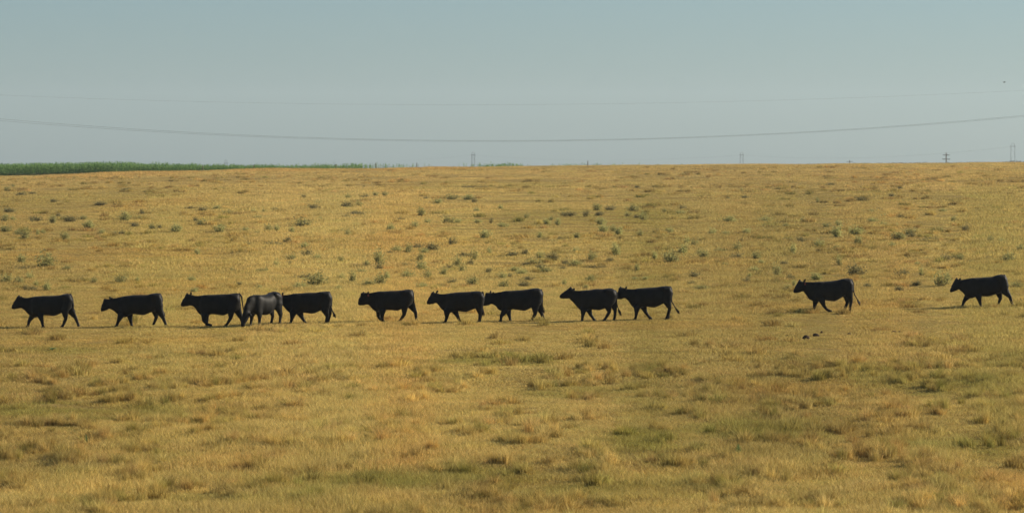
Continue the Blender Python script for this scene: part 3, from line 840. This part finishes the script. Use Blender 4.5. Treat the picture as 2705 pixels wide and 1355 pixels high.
Z = 11.725
COWS = [
 dict(o=(20, 765), base=1172, label='leading black cow, first of the line, striding with its head level',
  top=[(400,265),(480,250),(640,245),(830,205),(1150,182),(1400,178),(1600,170),(1740,130),(1870,112),(1940,140),(1990,210),(2015,330)],
  bot=[(420,555),(520,620),(620,730),(700,800),(800,855),(880,860),(970,825),(1100,780),(1280,790),(1430,815),(1550,775),(1670,715),(1850,660),(2010,560)],
  head=[(325,205),(135,510),(185,598),(440,572)], ears=[((420,235),(462,215),-0.09,-0.19),((350,215),(335,178),0.08,0.17)],
  FN=[(1030,780),(1085,960),(1105,1095),(1120,1180)], FF=[(770,780),(655,960),(620,1100),(595,1165)],
  HN=[(1790,640),(1820,880),(1745,1070),(1695,1182)], HF=[(1930,640),(2080,850),(2160,1040),(2190,1150)],
  tail=[(1950,140),(2000,230),(2022,400),(2035,560),(2045,640)]),
 dict(o=(255, 765), base=1145, label='black cow walking second in line with its head lowered',
  top=[(440,262),(600,255),(760,215),(900,185),(1150,158),(1400,152),(1580,152),(1740,110),(1900,95),(1960,110),(2010,190),(2030,300)],
  bot=[(440,600),(540,650),(620,730),(720,790),(830,850),(920,845),(1060,755),(1200,752),(1350,775),(1480,780),(1600,730),(1700,690),(1880,650),(2025,560)],
  head=[(250,285),(135,610),(185,668),(420,605)], ears=[((400,275),(420,222),0.08,0.15),((470,285),(505,250),-0.09,-0.17)],
  FN=[(770,780),(690,960),(645,1080),(625,1160)], FF=[(1010,780),(1045,960),(1065,1070),(1080,1140)],
  HN=[(1960,640),(2080,870),(2150,1040),(2175,1150)], HF=[(1800,640),(1840,850),(1780,1010),(1735,1125)],
  tail=[(1970,125),(2020,220),(2030,420),(2048,620),(2070,720)]),
 dict(o=(470, 765), base=1150, label='black cow lifting a front hoof, just ahead of the grazing cow',
  top=[(400,175),(600,182),(720,175),(850,150),(1100,148),(1350,135),(1580,128),(1740,105),(1850,100),(1920,140),(1945,230)],
  bot=[(420,480),(520,540),(580,640),(650,740),(760,810),(880,810),(960,780),(1050,750),(1200,765),(1400,795),(1540,745),(1700,690),(1860,630),(1935,540)],
  head=[(270,140),(95,435),(150,510),(420,488)], ears=[((410,150),(420,62),-0.08,-0.15),((290,150),(278,118),0.07,0.15)],
  FN=[(830,790),(810,940),(900,1050),(1030,1100)], FF=[(860,780),(885,940),(885,1050),(880,1130)], lift={'FN': 0.04},
  HN=[(1660,640),(1640,870),(1540,1040),(1470,1165)], HF=[(1840,640),(1960,900),(1985,1040),(1990,1135)],
  tail=[(1910,125),(1975,210),(1995,380),(2020,540),(2060,690)]),
 dict(o=(700, 765), base=1095, back=0.9, label='black cow with a red ear tag, nose hidden behind the grazing cow', ear_tag=(540, 235),
  top=[(560,200),(740,190),(880,155),(1100,145),(1350,125),(1560,125),(1740,95),(1950,85),(2010,130),(2040,230)],
  bot=[(480,512),(560,530),(640,640),(740,730),(810,790),(930,820),(1010,790),(1150,738),(1300,760),(1450,780),(1560,760),(1680,695),(1800,670),(2020,520)],
  head=[(420,190),(235,450),(280,525),(490,515)], ears=[((545,205),(565,112),-0.08,-0.14),((440,200),(430,150),0.08,0.16)],
  FN=[(870,770),(840,930),(815,1020),(790,1095)], FF=[(1080,770),(1150,920),(1200,1000),(1245,1085)],
  HN=[(1870,650),(1940,850),(1905,1010),(1890,1110)], HF=[(1950,650),(2010,770),(1960,980),(1950,1100)],
  tail=[(1990,110),(2035,240),(2022,430),(2040,560),(2085,680),(2130,790)]),
 dict(o=(930, 755), base=1140, label='black cow walking alone between the grazing group and the middle pair', ear_tag=(510, 285),
  top=[(450,235),(550,215),(680,190),(850,160),(1020,160),(1180,145),(1400,140),(1550,128),(1660,105),(1800,100),(1870,150),(1900,230),(1910,330)],
  bot=[(450,565),(520,580),(600,680),(680,760),(770,800),(900,800),(990,775),(1080,738),(1230,745),(1400,765),(1520,720),(1680,640),(1820,580),(1905,500)],
  head=[(300,225),(185,530),(250,585),(500,572)], ears=[((470,235),(525,175),-0.09,-0.16),((345,225),(358,195),0.08,0.16)],
  FN=[(940,780),(935,940),(945,1040),(965,1130)], FF=[(830,770),(800,920),(880,1050),(975,1115)], lift={'FF': 0.02},
  HN=[(1630,620),(1620,870),(1510,1040),(1430,1180)], HF=[(1830,600),(1960,810),(1985,1000),(1990,1125)],
  tail=[(1860,140),(1900,240),(1908,380),(1918,520),(1925,590)]),
 dict(o=(1115, 755), base=1145, label='front cow of the middle pair, black, one ear held up high',
  top=[(480,238),(650,250),(800,230),(950,205),(1150,185),(1400,178),(1560,165),(1700,150),(1800,158),(1880,215),(1905,310)],
  bot=[(450,540),(530,610),(580,700),(680,775),(740,820),(830,840),(950,800),(1090,768),(1250,795),(1370,805),(1480,755),(1630,705),(1760,660),(1890,560)],
  head=[(310,210),(140,510),(200,560),(450,540)], ears=[((440,215),(492,135),-0.08,-0.14),((350,215),(342,188),0.07,0.14)],
  FN=[(775,790),(765,960),(730,1080),(700,1165)], FF=[(1020,780),(1100,940),(1150,1060),(1200,1140)],
  HN=[(1760,640),(1800,860),(1780,1020),(1745,1130)], HF=[(1770,640),(1825,850),(1800,1000),(1775,1115)],
  tail=[(1880,190),(1905,290),(1895,480),(1872,650),(1885,790)]),
 dict(o=(1260, 755), base=1100, label='rear cow of the middle pair, black, its nose behind the front cow',
  top=[(480,212),(560,205),(740,175),(880,142),(1080,140),(1400,120),(1600,95),(1750,65),(1900,60),(1980,110),(2030,200),(2035,300)],
  bot=[(490,555),(600,630),(650,720),(700,752),(770,768),(900,805),(1020,750),(1100,718),(1300,745),(1480,770),(1600,715),(1700,665),(1850,640),(2025,540)],
  head=[(290,220),(165,540),(220,610),(490,565)], ears=[((400,230),(435,145),0.06,0.14),((485,235),(525,185),-0.08,-0.16)],
  FN=[(860,760),(755,920),(740,1020),(725,1110)], FF=[(960,770),(1000,920),(1020,1010),(1030,1085)],
  HN=[(1800,640),(1800,850),(1725,1000),(1665,1105)], HF=[(1930,640),(2000,850),(2070,1010),(2090,1090)],
  tail=[(1990,115),(2035,240),(2022,430),(2030,600),(2048,720)]),
 dict(o=(1465, 750), base=1155, label='black cow stretching its head forward and level, muzzle pointing ahead',
  top=[(490,165),(600,195),(790,200),(900,188),(1070,180),(1300,142),(1500,150),(1640,122),(1760,125),(1860,165),(1920,250)],
  bot=[(430,450),(520,510),(600,590),(680,690),(760,770),(830,840),(950,830),(1110,778),(1250,795),(1400,805),(1540,755),(1680,680),(1800,640),(1900,540)],
  head=[(470,120),(160,335),(225,438),(480,460)], ears=[((560,185),(622,122),-0.09,-0.16),((500,135),(505,105),0.08,0.15)],
  FN=[(895,790),(870,950),(855,1070),(850,1155)], FF=[(1060,780),(1120,950),(1180,1035),(1240,1115)],
  HN=[(1650,670),(1690,850),(1590,1030),(1520,1165)], HF=[(1830,620),(1880,820),(1870,1000),(1840,1150)],
  tail=[(1890,210),(1925,300),(1918,460),(1925,620),(1970,740),(2015,860)]),
 dict(o=(1610, 745), base=1165, label='black cow close behind the level-headed one, tail swung back',
  top=[(520,205),(740,215),(880,188),(1150,170),(1450,150),(1650,118),(1780,110),(1870,125),(1925,210)],
  bot=[(490,505),(590,580),(650,690),(740,790),(800,830),(890,828),(990,788),(1130,748),(1250,770),(1390,785),(1520,735),(1660,665),(1750,630),(1900,500)],
  head=[(310,180),(200,470),(240,512),(490,510)], ears=[((490,205),(532,130),-0.08,-0.14),((350,190),(338,148),0.08,0.16)],
  FN=[(845,780),(825,960),(810,1070),(785,1172)], FF=[(1060,770),(1130,940),(1210,1050),(1285,1172)],
  HN=[(1780,600),(1860,800),(1800,1000),(1755,1155)], HF=[(1800,600),(1870,800),(1835,1000),(1815,1145)],
  tail=[(1890,145),(1932,250),(1908,420),(1932,600),(2020,755),(2095,870)]),
 dict(o=(2085, 725), base=1160, label='last cow but one, black, following well behind with its tail out', ear_tag=(478, 280),
  top=[(470,222),(700,230),(900,217),(1050,215),(1300,195),(1500,165),(1640,125),(1800,115),(1900,132),(1955,220)],
  bot=[(440,542),(520,620),(600,755),(680,790),(770,840),(880,838),(930,825),(1060,782),(1200,805),(1400,825),(1500,780),(1610,710),(1740,650),(1925,500)],
  head=[(295,200),(122,505),(190,562),(420,540)], ears=[((430,225),(498,132),-0.08,-0.15),((330,195),(325,168),0.07,0.14)],
  FN=[(1000,790),(1060,960),(1150,1070),(1265,1180)], FF=[(835,790),(790,980),(770,1080),(740,1175)],
  HN=[(1840,640),(1900,820),(1875,1000),(1855,1140)], HF=[(1780,640),(1815,860),(1755,1000),(1708,1118)],
  tail=[(1920,150),(1975,260),(1985,460),(2020,620),(2100,750),(2140,840)]),
 dict(o=(2500, 715), base=1135, label='last black cow of the line, striding far behind the rest',
  top=[(420,285),(620,250),(800,215),(1000,210),(1200,195),(1400,185),(1520,140),(1640,110),(1740,108),(1820,150),(1860,230)],
  bot=[(410,600),(490,650),(560,740),(620,810),(700,848),(800,848),(880,815),(1050,778),(1250,795),(1350,780),(1550,715),(1680,670),(1845,540)],
  head=[(290,250),(105,605),(160,658),(400,598)], ears=[((390,270),(420,225),-0.08,-0.17),((330,260),(325,228),0.08,0.17)],
  FN=[(980,780),(1020,960),(1050,1060),(1070,1145)], FF=[(670,790),(560,940),(525,1040),(500,1128)],
  HN=[(1800,630),(1950,800),(2010,1000),(2050,1140)], HF=[(1640,670),(1690,850),(1635,1000),(1595,1095)],
  tail=[(1800,135),(1862,240),(1870,380),(1885,520),(1900,610)]),
]


def place_cow(c, depth_from=None, cx=1150):
    ox, oy = c['o']
    px, py = ox + cx / Z, oy + c['base'] / Z
    x, y, z = on_ground(px, py)
    if 'back' in c:
        x, y = x * (1 + c['back'] / y), y + c['back']; z = float(ground_z(x, y))
    s = y / (Z * F0)
    c['x0'] = cx
    me, tp = cow_mesh(c, s)
    root = empty('cow', (x, y, z - 0.008))
    obj('body', me, root)
    tail_switch(tp, root, np.random.default_rng(int(ox)))
    if 'ear_tag' in c:
        ex, ey = c['ear_tag']
        X_, Z_ = (ex - cx) * s, (c['base'] - ey) * s
        mb = MB()
        mb.box((X_, -0.175, Z_), (0.055, 0.008, 0.075)); mb.tube([(X_, -0.165, Z_ + 0.035), (X_, -0.19, Z_ + 0.035)], 0.012, 8)
        mb.build('ear_tag', M_TAG, root)
    tag(root, c['label'], 'cow', 'black cows strung out in a line across the pasture')
    return root


for c in COWS: place_cow(c)

# the grazing cow: seen from its left front quarter, neck down, muzzle in the grass (metres, facing -X before it is turned)
GRAZE = dict(x0=0, base=0, label='grazing black cow with its muzzle down in the grass',
  top=[(-0.70,-0.95),(-0.56,-1.01),(-0.34,-1.06),(-0.10,-1.05),(0.18,-1.05),(0.40,-1.10),(0.55,-1.15),(0.68,-1.13),(0.80,-1.07),(0.86,-0.95)],
  bot=[(-0.66,-0.58),(-0.56,-0.48),(-0.42,-0.42),(-0.28,-0.42),(-0.10,-0.385),(0.10,-0.37),(0.25,-0.40),(0.42,-0.50),(0.60,-0.56),(0.85,-0.68)],
  ears=[], FN=[(-0.34,-0.44),(-0.33,-0.27),(-0.33,-0.12),(-0.35,0)], FF=[(-0.36,-0.44),(-0.40,-0.27),(-0.44,-0.12),(-0.48,0)],
  HN=[(0.62,-0.58),(0.72,-0.33),(0.68,-0.14),(0.66,0)], HF=[(0.58,-0.58),(0.66,-0.33),(0.60,-0.14),(0.55,0)],
  tail=[(0.80,-1.08),(0.88,-0.98),(0.90,-0.75),(0.90,-0.55),(0.91,-0.42)],
  hd3=dict(pts=[(-1.15, 0)], parts=[
      ([(-0.56,0.80),(-0.76,0.63),(-0.87,0.42)], [0.225,0.17,0.125], [0.13,0.10,0.085], [0,-0.02,-0.03]),      # neck
      ([(-0.84,0.42),(-0.93,0.27),(-1.00,0.14),(-1.02,0.07)], [0.125,0.105,0.072,0.066], [0.105,0.108,0.078,0.080], [-0.03,-0.03,-0.03,-0.03]),   # head
      ([(-0.85,0.44),(-0.82,0.43),(-0.80,0.38)], [0.022,0.045,0.016], [0.022,0.028,0.014], [-0.10,-0.18,-0.235]),
      ([(-0.85,0.44),(-0.82,0.43),(-0.80,0.38)], [0.022,0.045,0.016], [0.022,0.028,0.014], [0.05,0.13,0.185])]))
me, tp = cow_mesh(GRAZE, 1.0)
gx, gy, gz = on_ground(620 + 835 / 11.214, 760 + 1136 / 11.214)
root = empty('cow', (gx, gy, gz - 0.008))
obj('body', me, root)
tail_switch(tp, root, np.random.default_rng(5))
root.rotation_euler = (0, 0, math.radians(51))
root.scale = (1.05, 1.05, 1.07)
tag(root, GRAZE['label'], 'cow', 'black cows strung out in a line across the pasture')


# ------------------------------------------------------------------ corn field along the crest
def corn_plants(xs, ys, hs, r):
    n = len(xs); zs = ground_z(xs, ys)
    V, F, A = [], [], []
    off = 0
    nl = 9
    # stalks as thin crossed strips are avoided: a three-sided tapered stalk per plant
    ang = np.array([0, 2.094, 4.189])
    st = np.zeros((n, 6, 3))
    for k in range(3):
        st[:, k, 0] = xs + 0.022 * np.cos(ang[k]); st[:, k, 1] = ys + 0.022 * np.sin(ang[k]); st[:, k, 2] = zs - 0.05
        st[:, 3 + k, 0] = xs + 0.008 * np.cos(ang[k]); st[:, 3 + k, 1] = ys + 0.008 * np.sin(ang[k]); st[:, 3 + k, 2] = zs + hs * 0.95
    b = (np.arange(n) * 6)[:, None]
    F.append(np.concatenate([b + np.array([[0, 1, 4, 3]]), b + np.array([[1, 2, 5, 4]]), b + np.array([[2, 0, 3, 5]])], 1).reshape(-1))
    V.append(st.reshape(-1, 3)); A.append(np.repeat(r.random(n) * 0.4, 6)); off = n * 6
    for j in range(nl):
        f = 0.18 + 0.80 * j / (nl - 1)
        a = (j % 2) * np.pi + r.normal(0, 0.5, n) + r.uniform(0, 6.28, n) * 0.35
        ln = hs * r.uniform(0.30, 0.46, n) * (1.0 - 0.35 * abs(f - 0.5))
        up = hs * r.uniform(0.10, 0.24, n)
        L = np.zeros((n, 8, 3)); wd = 0.045
        for k, (t, zz, ww) in enumerate(((0, 0, 0.5), (0.4, 0.85, 1.0), (0.75, 0.75, 0.85), (1.0, 0.15 + 0.3 * f, 0.1))):
            cx = xs + np.cos(a) * ln * t; cy = ys + np.sin(a) * ln * t; cz = zs + hs * f + up * zz
            for sgn, kk in ((-1, 0), (1, 1)):
                L[:, 2 * k + kk, 0] = cx - np.sin(a) * wd * ww * sgn; L[:, 2 * k + kk, 1] = cy + np.cos(a) * wd * ww * sgn; L[:, 2 * k + kk, 2] = cz
        b = (np.arange(n) * 8)[:, None] + off
        F.append(np.concatenate([b + np.array([[0, 1, 3, 2]]), b + np.array([[2, 3, 5, 4]]), b + np.array([[4, 5, 7, 6]])], 1).reshape(-1))
        V.append(L.reshape(-1, 3)); A.append(np.repeat(r.random(n), 8)); off += n * 8
    return np.concatenate(V), np.concatenate(F), np.concatenate(A)


def build_corn():
    r = np.random.default_rng(44)
    xs, ys = [], []
    for row in range(22):
        x = np.arange(-125, 34, 0.27); x = x + r.normal(0, 0.05, len(x))
        front = np.interp(x, [-125, -92, -78, -58, -42, -30, -10, 20, 40], [618, 620, 628, 638, 646, 656, 668, 676, 690])
        y = front + row * 0.8 + r.normal(0, 0.08, len(x))
        p = np.interp(x, [-125, -50, -36, -27, -22, -8, -5.5, 0, 2, 8, 12, 20], [1, 0.95, 0.6, 0.35, 0.06, 0.05, 0.30, 0.30, 0.05, 0.05, 0.10, 0.03])
        keep = (r.random(len(x)) < p) & (vnoise(x / 5, 0.0 * x + row * 0.05, 12) > np.interp(x, [-60, -30, 0], [-0.6, -0.25, -0.1]))
        xs.append(x[keep]); ys.append(y[keep])
    xs = np.concatenate(xs); ys = np.concatenate(ys)
    # the crop stands tallest on the left and thins out to stunted plants towards the right
    eye = np.interp(xs, [-125, -87, -78, -69, -61, -55, -48, -35, -29, -24, 0, 20], [-0.08, -0.04, 0.08, 0.18, 0.0, -0.14, -0.20, -0.20, -0.02, -0.04, 0.06, 0.02])
    top = CAM_H + eye + r.normal(0, 0.17, len(xs)) + 0.40 * vnoise(xs / 1.6, ys / 3, 19)
    hs = np.clip((top - ground_z(xs, ys)) / 1.10, 0.55, 1.9)
    V, F, A = corn_plants(xs, ys, hs, r)
    o = obj('corn_field', mesh_np('corn_field', V, F, 4, M_CORN, uvcol=A))
    tag(o, 'green corn field along the crest behind the pasture fence', 'corn', kind='stuff')


build_corn()


# ------------------------------------------------------------------ fence posts, poles, pylons, wires
def build_posts():
    posts = [((536, 459), 22, 'tall dark fence post standing in front of the corn'), ((671, 453), 14, 'short fence post near the small far pylon'),
             ((888, 447), 13, 'thin leaning fence post among the last thick corn'), ((993, 449), 18, 'dark fence post where the thick corn ends'),
             ((1101, 445), 14, 'thin fence post against the sky, nearest the pylon between corn tips'), ((1552, 440), 9, 'fence post stub on the bare grass crest right of the corn')]
    for (px, py), h, lab in posts:
        Y = 636.0 if px < 900 else 642.0
        x = (px - W0 / 2) / F0 * Y; z = float(ground_z(x, Y))
        zt = at_depth(px, py - h, Y)[2]
        H = max(zt - z, 0.9)
        mb = MB(); lean = 0.03 * ((px * 7) % 5 - 2)
        mb.tube([(0, 0, -0.3), (lean * 0.5, 0, H * 0.5), (lean, 0, H - 0.03), (lean, 0, H)], [0.075, 0.07, 0.066, 0.045], 10)
        o = mb.build('fence_post', M_WOOD, None, (x, Y, z))
        tag(o, lab, 'fence post', 'fence posts along the edge of the corn field')


build_posts()


def build_pylon(px, top_y, arm_y, Y, spacing_px, lab):
    m = Y / F0
    x = (px - W0 / 2) * m
    zt = CAM_H + (HORIZON - top_y) * m; za = CAM_H + (HORIZON - arm_y) * m
    zg = float(ground_z(x, Y))
    hs = spacing_px * m / 2
    rt = empty('pylon', (x, Y, zg))
    H = zt - zg; A = za - zg
    t = 0.00022 * Y * (0.25 if Y < 4000 else 0.34 if Y < 5000 else 0.5)
    for sgn in (-1, 1):
        mb = MB(); w = t * 0.9
        # a slim lattice column: four chords and zigzag bracing
        for (a, b) in ((-1, -1), (1, -1), (1, 1), (-1, 1)):
            mb.tube([(sgn * hs * 1.15 + a * w, b * w, 0), (sgn * hs + a * w, b * w, A), (sgn * hs * 0.8 + a * w * 0.6, b * w, H)], t * 0.38, 5)
        for k in range(14):
            z0, z1 = A * k / 14, A * (k + 1) / 14
            q = 1 if k % 2 else -1
            f0 = 1.15 - 0.15 * k / 14
            mb.tube([(sgn * hs * f0 - q * w, -w, z0), (sgn * hs * f0 + q * w, -w, z1)], t * 0.22, 4)
        mb.build('leg', M_STEEL, rt)
    mb = MB(); mb.box((0, 0, A), (hs * 3.3, t * 1.6, t * 1.7)); mb.build('crossarm', M_STEEL, rt)
    mb = MB(); n = 9
    mb.tube([(hs * 0.8 * math.cos(math.pi * k / (n - 1)), 0, H - 0.1 + hs * 0.5 * math.sin(math.pi * k / (n - 1))) for k in range(n)], t * 0.45, 5)
    mb.build('arch', M_STEEL, rt)
    mb = MB()
    for k in range(3):
        z0, z1 = A * (0.32 + 0.2 * k), A * (0.32 + 0.2 * (k + 1)); q = 1 if k % 2 else -1
        mb.tube([(-q * hs, 0, z0), (q * hs, 0, z1)], t * 0.3, 4)
    mb.build('bracing', M_STEEL, rt)
    tag(rt, lab, 'pylon', 'power pylons far beyond the crest')
    return x, Y, zg + A, hs * 1.6


pyl = [build_pylon(2675, 381, 387, 3400, 10, 'tallest pale pylon, nearest the last cow, rising over distant trees'),
       build_pylon(1959, 404, 410, 4400, 7.5, 'pale arched pylon standing on the bare grass crest'),
       build_pylon(1250, 404, 410, 5200, 7.0, 'dark arched pylon on the horizon between sprigs of corn'),
       build_pylon(597, 424, 431, 5900, 6.0, 'smallest pylon, only its top showing above the corn')]


def wire(pts, rad, lab, group, n=4):
    mb = MB(); mb.tube(pts, rad, n)
    o = mb.build('power_wire', M_WIRE)
    tag(o, lab, 'wire', group)


PN = ['tallest and the second pylon', 'second and the dark arched pylon', 'dark arched and the smallest pylon']
for k in range(3):
    a, b = pyl[k], pyl[k + 1]
    for sgn, nm in ((-1, 'front'), (1, 'back')):
        pts = []
        for i in range(25):
            t = i / 24
            p = [a[j] * (1 - t) + b[j] * t for j in range(3)]
            p[0] += sgn * (a[3] * (1 - t) + b[3] * t); p[2] -= 14 * 4 * t * (1 - t) * 0.5
            pts.append(p)
        wire(pts, 0.026, 'faint far wire on the %s side of the %s' % ('left' if sgn < 0 else 'right', PN[k]), 'far wires between the pylons', 4)


def build_pole(px, top_y, Y, arms, lab):
    m = Y / F0; x = (px - W0 / 2) * m; zg = float(ground_z(x, Y)); zt = CAM_H + (HORIZON - top_y) * m - zg
    rt = empty('utility_pole', (x, Y, zg))
    mb = MB(); mb.tube([(0, 0, -0.4), (0, 0, zt * 0.5), (0, 0, zt)], [0.15, 0.13, 0.10], 10); mb.build('pole', M_WOOD, rt)
    for (ay, half) in arms:
        z = CAM_H + (HORIZON - ay) * m - zg; hw = half * m
        mb = MB(); mb.box((0, -0.17, z), (2 * hw, 0.10, 0.12)); arm = mb.build('crossarm', M_WOOD, rt)
        for q in (-0.93, -0.4, 0.4, 0.93):
            ib = MB(); ib.tube([(q * hw, -0.17, z + 0.055), (q * hw, -0.17, z + 0.12), (q * hw, -0.17, z + 0.19)], [0.02, 0.045, 0.03], 8); ib.build('insulator', M_STEEL, arm)
    tag(rt, lab, 'utility pole', 'wooden utility poles sunk behind the crest')


build_pole(2499, 404, 820, [(410, 8.5), (421, 10)], 'wooden pole with two crossarms on the crest near the last cow')
build_pole(2244, 423.5, 1150, [(427.5, 8)], 'wooden pole of which only the crossarm tip shows above the crest')

# overhead line crossing in front of the slope
def span(ly, my, ry, Y, rad, lab):
    pts = []
    X = lambda p: (p - W0 / 2) / F0 * Y
    zz = lambda p: CAM_H + (HORIZON - p) / F0 * Y
    co = np.polyfit([X(0), X(1290), X(2705)], [zz(ly), zz(my), zz(ry)], 2)
    for x in np.linspace(-62, 62, 80): pts.append((x, Y, float(np.polyval(co, x))))
    wire(pts, rad, lab, 'overhead wires crossing the sky')


span(252, 277.5, 239.5, 212, 0.0022, 'thin uppermost overhead wire sagging across the sky')
span(314.5, 372.0, 305.5, 205, 0.0042, 'upper wire of the close lower pair of overhead wires')
span(319.5, 374.2, 308.5, 206.5, 0.0038, 'lower wire of the close lower pair of overhead wires')


# ------------------------------------------------------------------ far trees on the right
def build_treeline():
    r = np.random.default_rng(9)
    Y = 3100.0; m = Y / F0
    V = []
    for k in range(150):
        px = r.uniform(2105, 2760); big = px > 2655
        top = r.uniform(423, 427) if big else np.interp(px, [2105, 2500, 2655], [432.5, 427.8, 427.2]) + r.normal(0, 0.4)
        x = (px - W0 / 2) * m; zt = CAM_H + (HORIZON - top) * m; z0 = float(ground_z(x, Y + 10))
        R = (zt - z0) * 0.55
        n = 260
        c = r.normal(0, 1, (n, 3)); c /= np.linalg.norm(c, axis=1)[:, None]; c *= (r.random(n)[:, None] ** 0.4)
        c = c * np.array([R * 1.25, R, (zt - z0) / 2 * 0.97]) + np.array([x, Y + r.uniform(-25, 25), (zt + z0) / 2])
        a = r.normal(0, 1, (n, 3)); a /= np.linalg.norm(a, axis=1)[:, None]; b = np.cross(a, r.normal(0, 1, (n, 3))); b /= np.linalg.norm(b, axis=1)[:, None]
        s = 0.55
        V.append(np.stack([c - a * s, c - b * s * 0.6, c + a * s, c + b * s * 0.6], 1).reshape(-1, 3))
    V = np.concatenate(V)
    o = obj('distant_trees', mesh_np('distant_trees', V, np.arange(len(V)), 4, M_TREE, uvcol=np.repeat(r.random(len(V) // 4), 4)))
    tag(o, 'hazy dark line of far trees along the right end of the horizon', 'trees', kind='stuff')


build_treeline()


# ------------------------------------------------------------------ small things
def build_clods():
    spots = [(2128.8, 896, 15, 9.5, 'largest dark brown clod, pointed, on the bare grass below the last cow but one'),
             (2154, 889.5, 14, 8.5, 'blocky dark brown clod right beside the largest one'), (2170, 879.5, 5.5, 5.5, 'small upright dark clod behind the blocky one'),
             (2080, 889, 7, 4.5, 'small dark clod lying to the left of the largest one'), (2243, 884.5, 9, 5, 'flat brown clod lying alone between the two clod clusters'),
             (2362, 879, 13, 5, 'long low brown clod of the cluster under the last cow'), (2375, 878, 8, 4, 'small brown clod touching the long low one'),
             (2335, 882, 9, 4, 'flat brown clod left of the long low one')]
    for i, (px, py, w, h, lab) in enumerate(spots):
        x, y, z = on_ground(px, py); m = y / F0
        bm = bmesh.new(); bmesh.ops.create_icosphere(bm, subdivisions=3, radius=0.5)
        r = np.random.default_rng(60 + i)
        off = r.normal(0, 1, (6, 3)); off /= np.linalg.norm(off, axis=1)[:, None]
        for v in bm.verts:
            d = np.array(v.co) / 0.5
            k = 1 + sum(0.16 * max(0, float(d @ o_)) ** 2 for o_ in off) + 0.07 * math.sin(9 * d[0] + 5 * d[1] + i)
            pk = (1.15 - 0.45 * max(v.co.z, 0) * 2) if i in (0, 2) else 1.0
            v.co = Vector((v.co.x * k * pk * w * m, v.co.y * k * pk * w * m * 0.8, (v.co.z * k + 0.25) * h * m * 1.35))
        me = bpy.data.meshes.new('clod'); bm.to_mesh(me); bm.free(); me.materials.append(M_DUNG)
        me.polygons.foreach_set('use_smooth', [True] * len(me.polygons))
        o = obj('clod', me, None, (x, y, z)); tag(o, lab, 'clod', 'dark clods lying on the short grass')


build_clods()


def build_weeds():
    spots = [(228, 1180, 22, 36, 1, 'tall green weed with a leafy stalk standing in the foreground grass'), (1950, 1202, 26, 32, 1, 'spiky green thistle below a dark tussock in the foreground'),
             (337, 1097, 24, 9, 0, 'pale green leaf rosette flat on the foreground grass'), (413, 1113, 22, 9, 0, 'grey-green leaf rosette beside bare ground'),
             (138, 927, 26, 9, 0, 'bright green low weed patch below the leading cow'), (2355, 1315, 0, 0, 0, '')]
    for (px, py, w, h, tall, lab) in spots:
        if not lab: continue
        x, y, z = on_ground(px, py); m = y / F0
        r = np.random.default_rng(int(px)); Hh, R = h * m, w * m / 2
        mb = MB(); var = []
        n = 46 if tall else 40
        for k in range(n):
            t = (k + 0.5) / n; a = k * 2.4
            z0 = Hh * t * 0.85 if tall else 0.01; L = (R * (1.15 - 0.8 * t)) if tall else R * r.uniform(0.6, 1.1)
            up = L * (0.75 if tall else 0.55); wd = L * 0.17
            d = Vector((math.cos(a), math.sin(a), 0)); e = Vector((-d.y, d.x, 0))
            p0 = Vector((0, 0, z0)); p1 = p0 + d * L * 0.55 + Vector((0, 0, up)); p2 = p0 + d * L + Vector((0, 0, up * 0.8))
            mb.quad(p0, p1 - e * wd, p2, p1 + e * wd)
        v = np.array([tuple(q) for q in mb.v])
        nv = len(v)
        me = mesh_np('weed', v, np.arange(nv), 4, M_WEED, uvcol=np.repeat(r.random(nv // 4), 4))
        if tall:
            rt = empty('weed', (x, y, z)); me.name = 'foliage'; obj('foliage', me, rt)
            st = MB(); st.tube([(0, 0, -0.03), (0.005, 0, Hh * 0.5), (0, 0, Hh * 0.9)], [0.012, 0.009, 0.004], 6); st.build('stem', M_TWIG, rt)
            tag(rt, lab, 'weed')
        else:
            tag(obj('weed', me, None, (x, y, z)), lab, 'weed')


build_weeds()

# a small bird gliding above the right end of the wires
def build_bird():
    x, y, z = at_depth(2652.5, 218.3, 430.0)
    mb = MB()
    mb.tube([(-0.16, 0, 0.02), (-0.12, 0, 0.025), (-0.05, 0, 0), (0.05, 0, 0), (0.15, 0, 0.0)], [0.006, 0.02, 0.04, 0.035, 0.008], 10)
    o = mb.build('bird', M_BIRD, None, (x, y, z), True)
    for sgn in (-1, 1):
        wb = MB()
        a, b, c_, d = Vector((-0.05, 0.02 * sgn, 0.01)), Vector((-0.03, 0.16 * sgn, 0.09)), Vector((0.05, 0.30 * sgn, 0.075)), Vector((0.06, 0.03 * sgn, 0.01))
        e = Vector((0.075, 0.15 * sgn, 0.07))
        up = Vector((0, 0, 0.008))
        top = [a + up, b + up, c_ + up, e + up, d + up]; botm = [a, b, c_, e, d]
        wb.v = top + botm
        wb.f = [(0, 1, 2, 3, 4), (9, 8, 7, 6, 5)] + [(i, i + 5, (i + 1) % 5 + 5, (i + 1) % 5) for i in range(5)]
        wb.build('wing', M_BIRD, o)
    o.rotation_euler = (0, 0, 0.5)
    tag(o, 'tiny dark bird gliding high above the last cow', 'bird')


build_bird()


# ------------------------------------------------------------------ haze
HAZE = 0.85e-4
if HAZE:
    mb = MB(); mb.box((0, 3800, 50), (9000, 9000, 240))
    m, t, out = new_mat('thin_air')
    v = t.nodes.new('ShaderNodeVolumePrincipled')
    v.inputs['Color'].default_value = (0.78, 0.92, 1.0, 1); v.inputs['Density'].default_value = HAZE; v.inputs['Anisotropy'].default_value = 0.2
    t.links.new(v.outputs[0], out.inputs['Volume'])
    hz = mb.build('haze', m)
    tag(hz, kind='stuff')
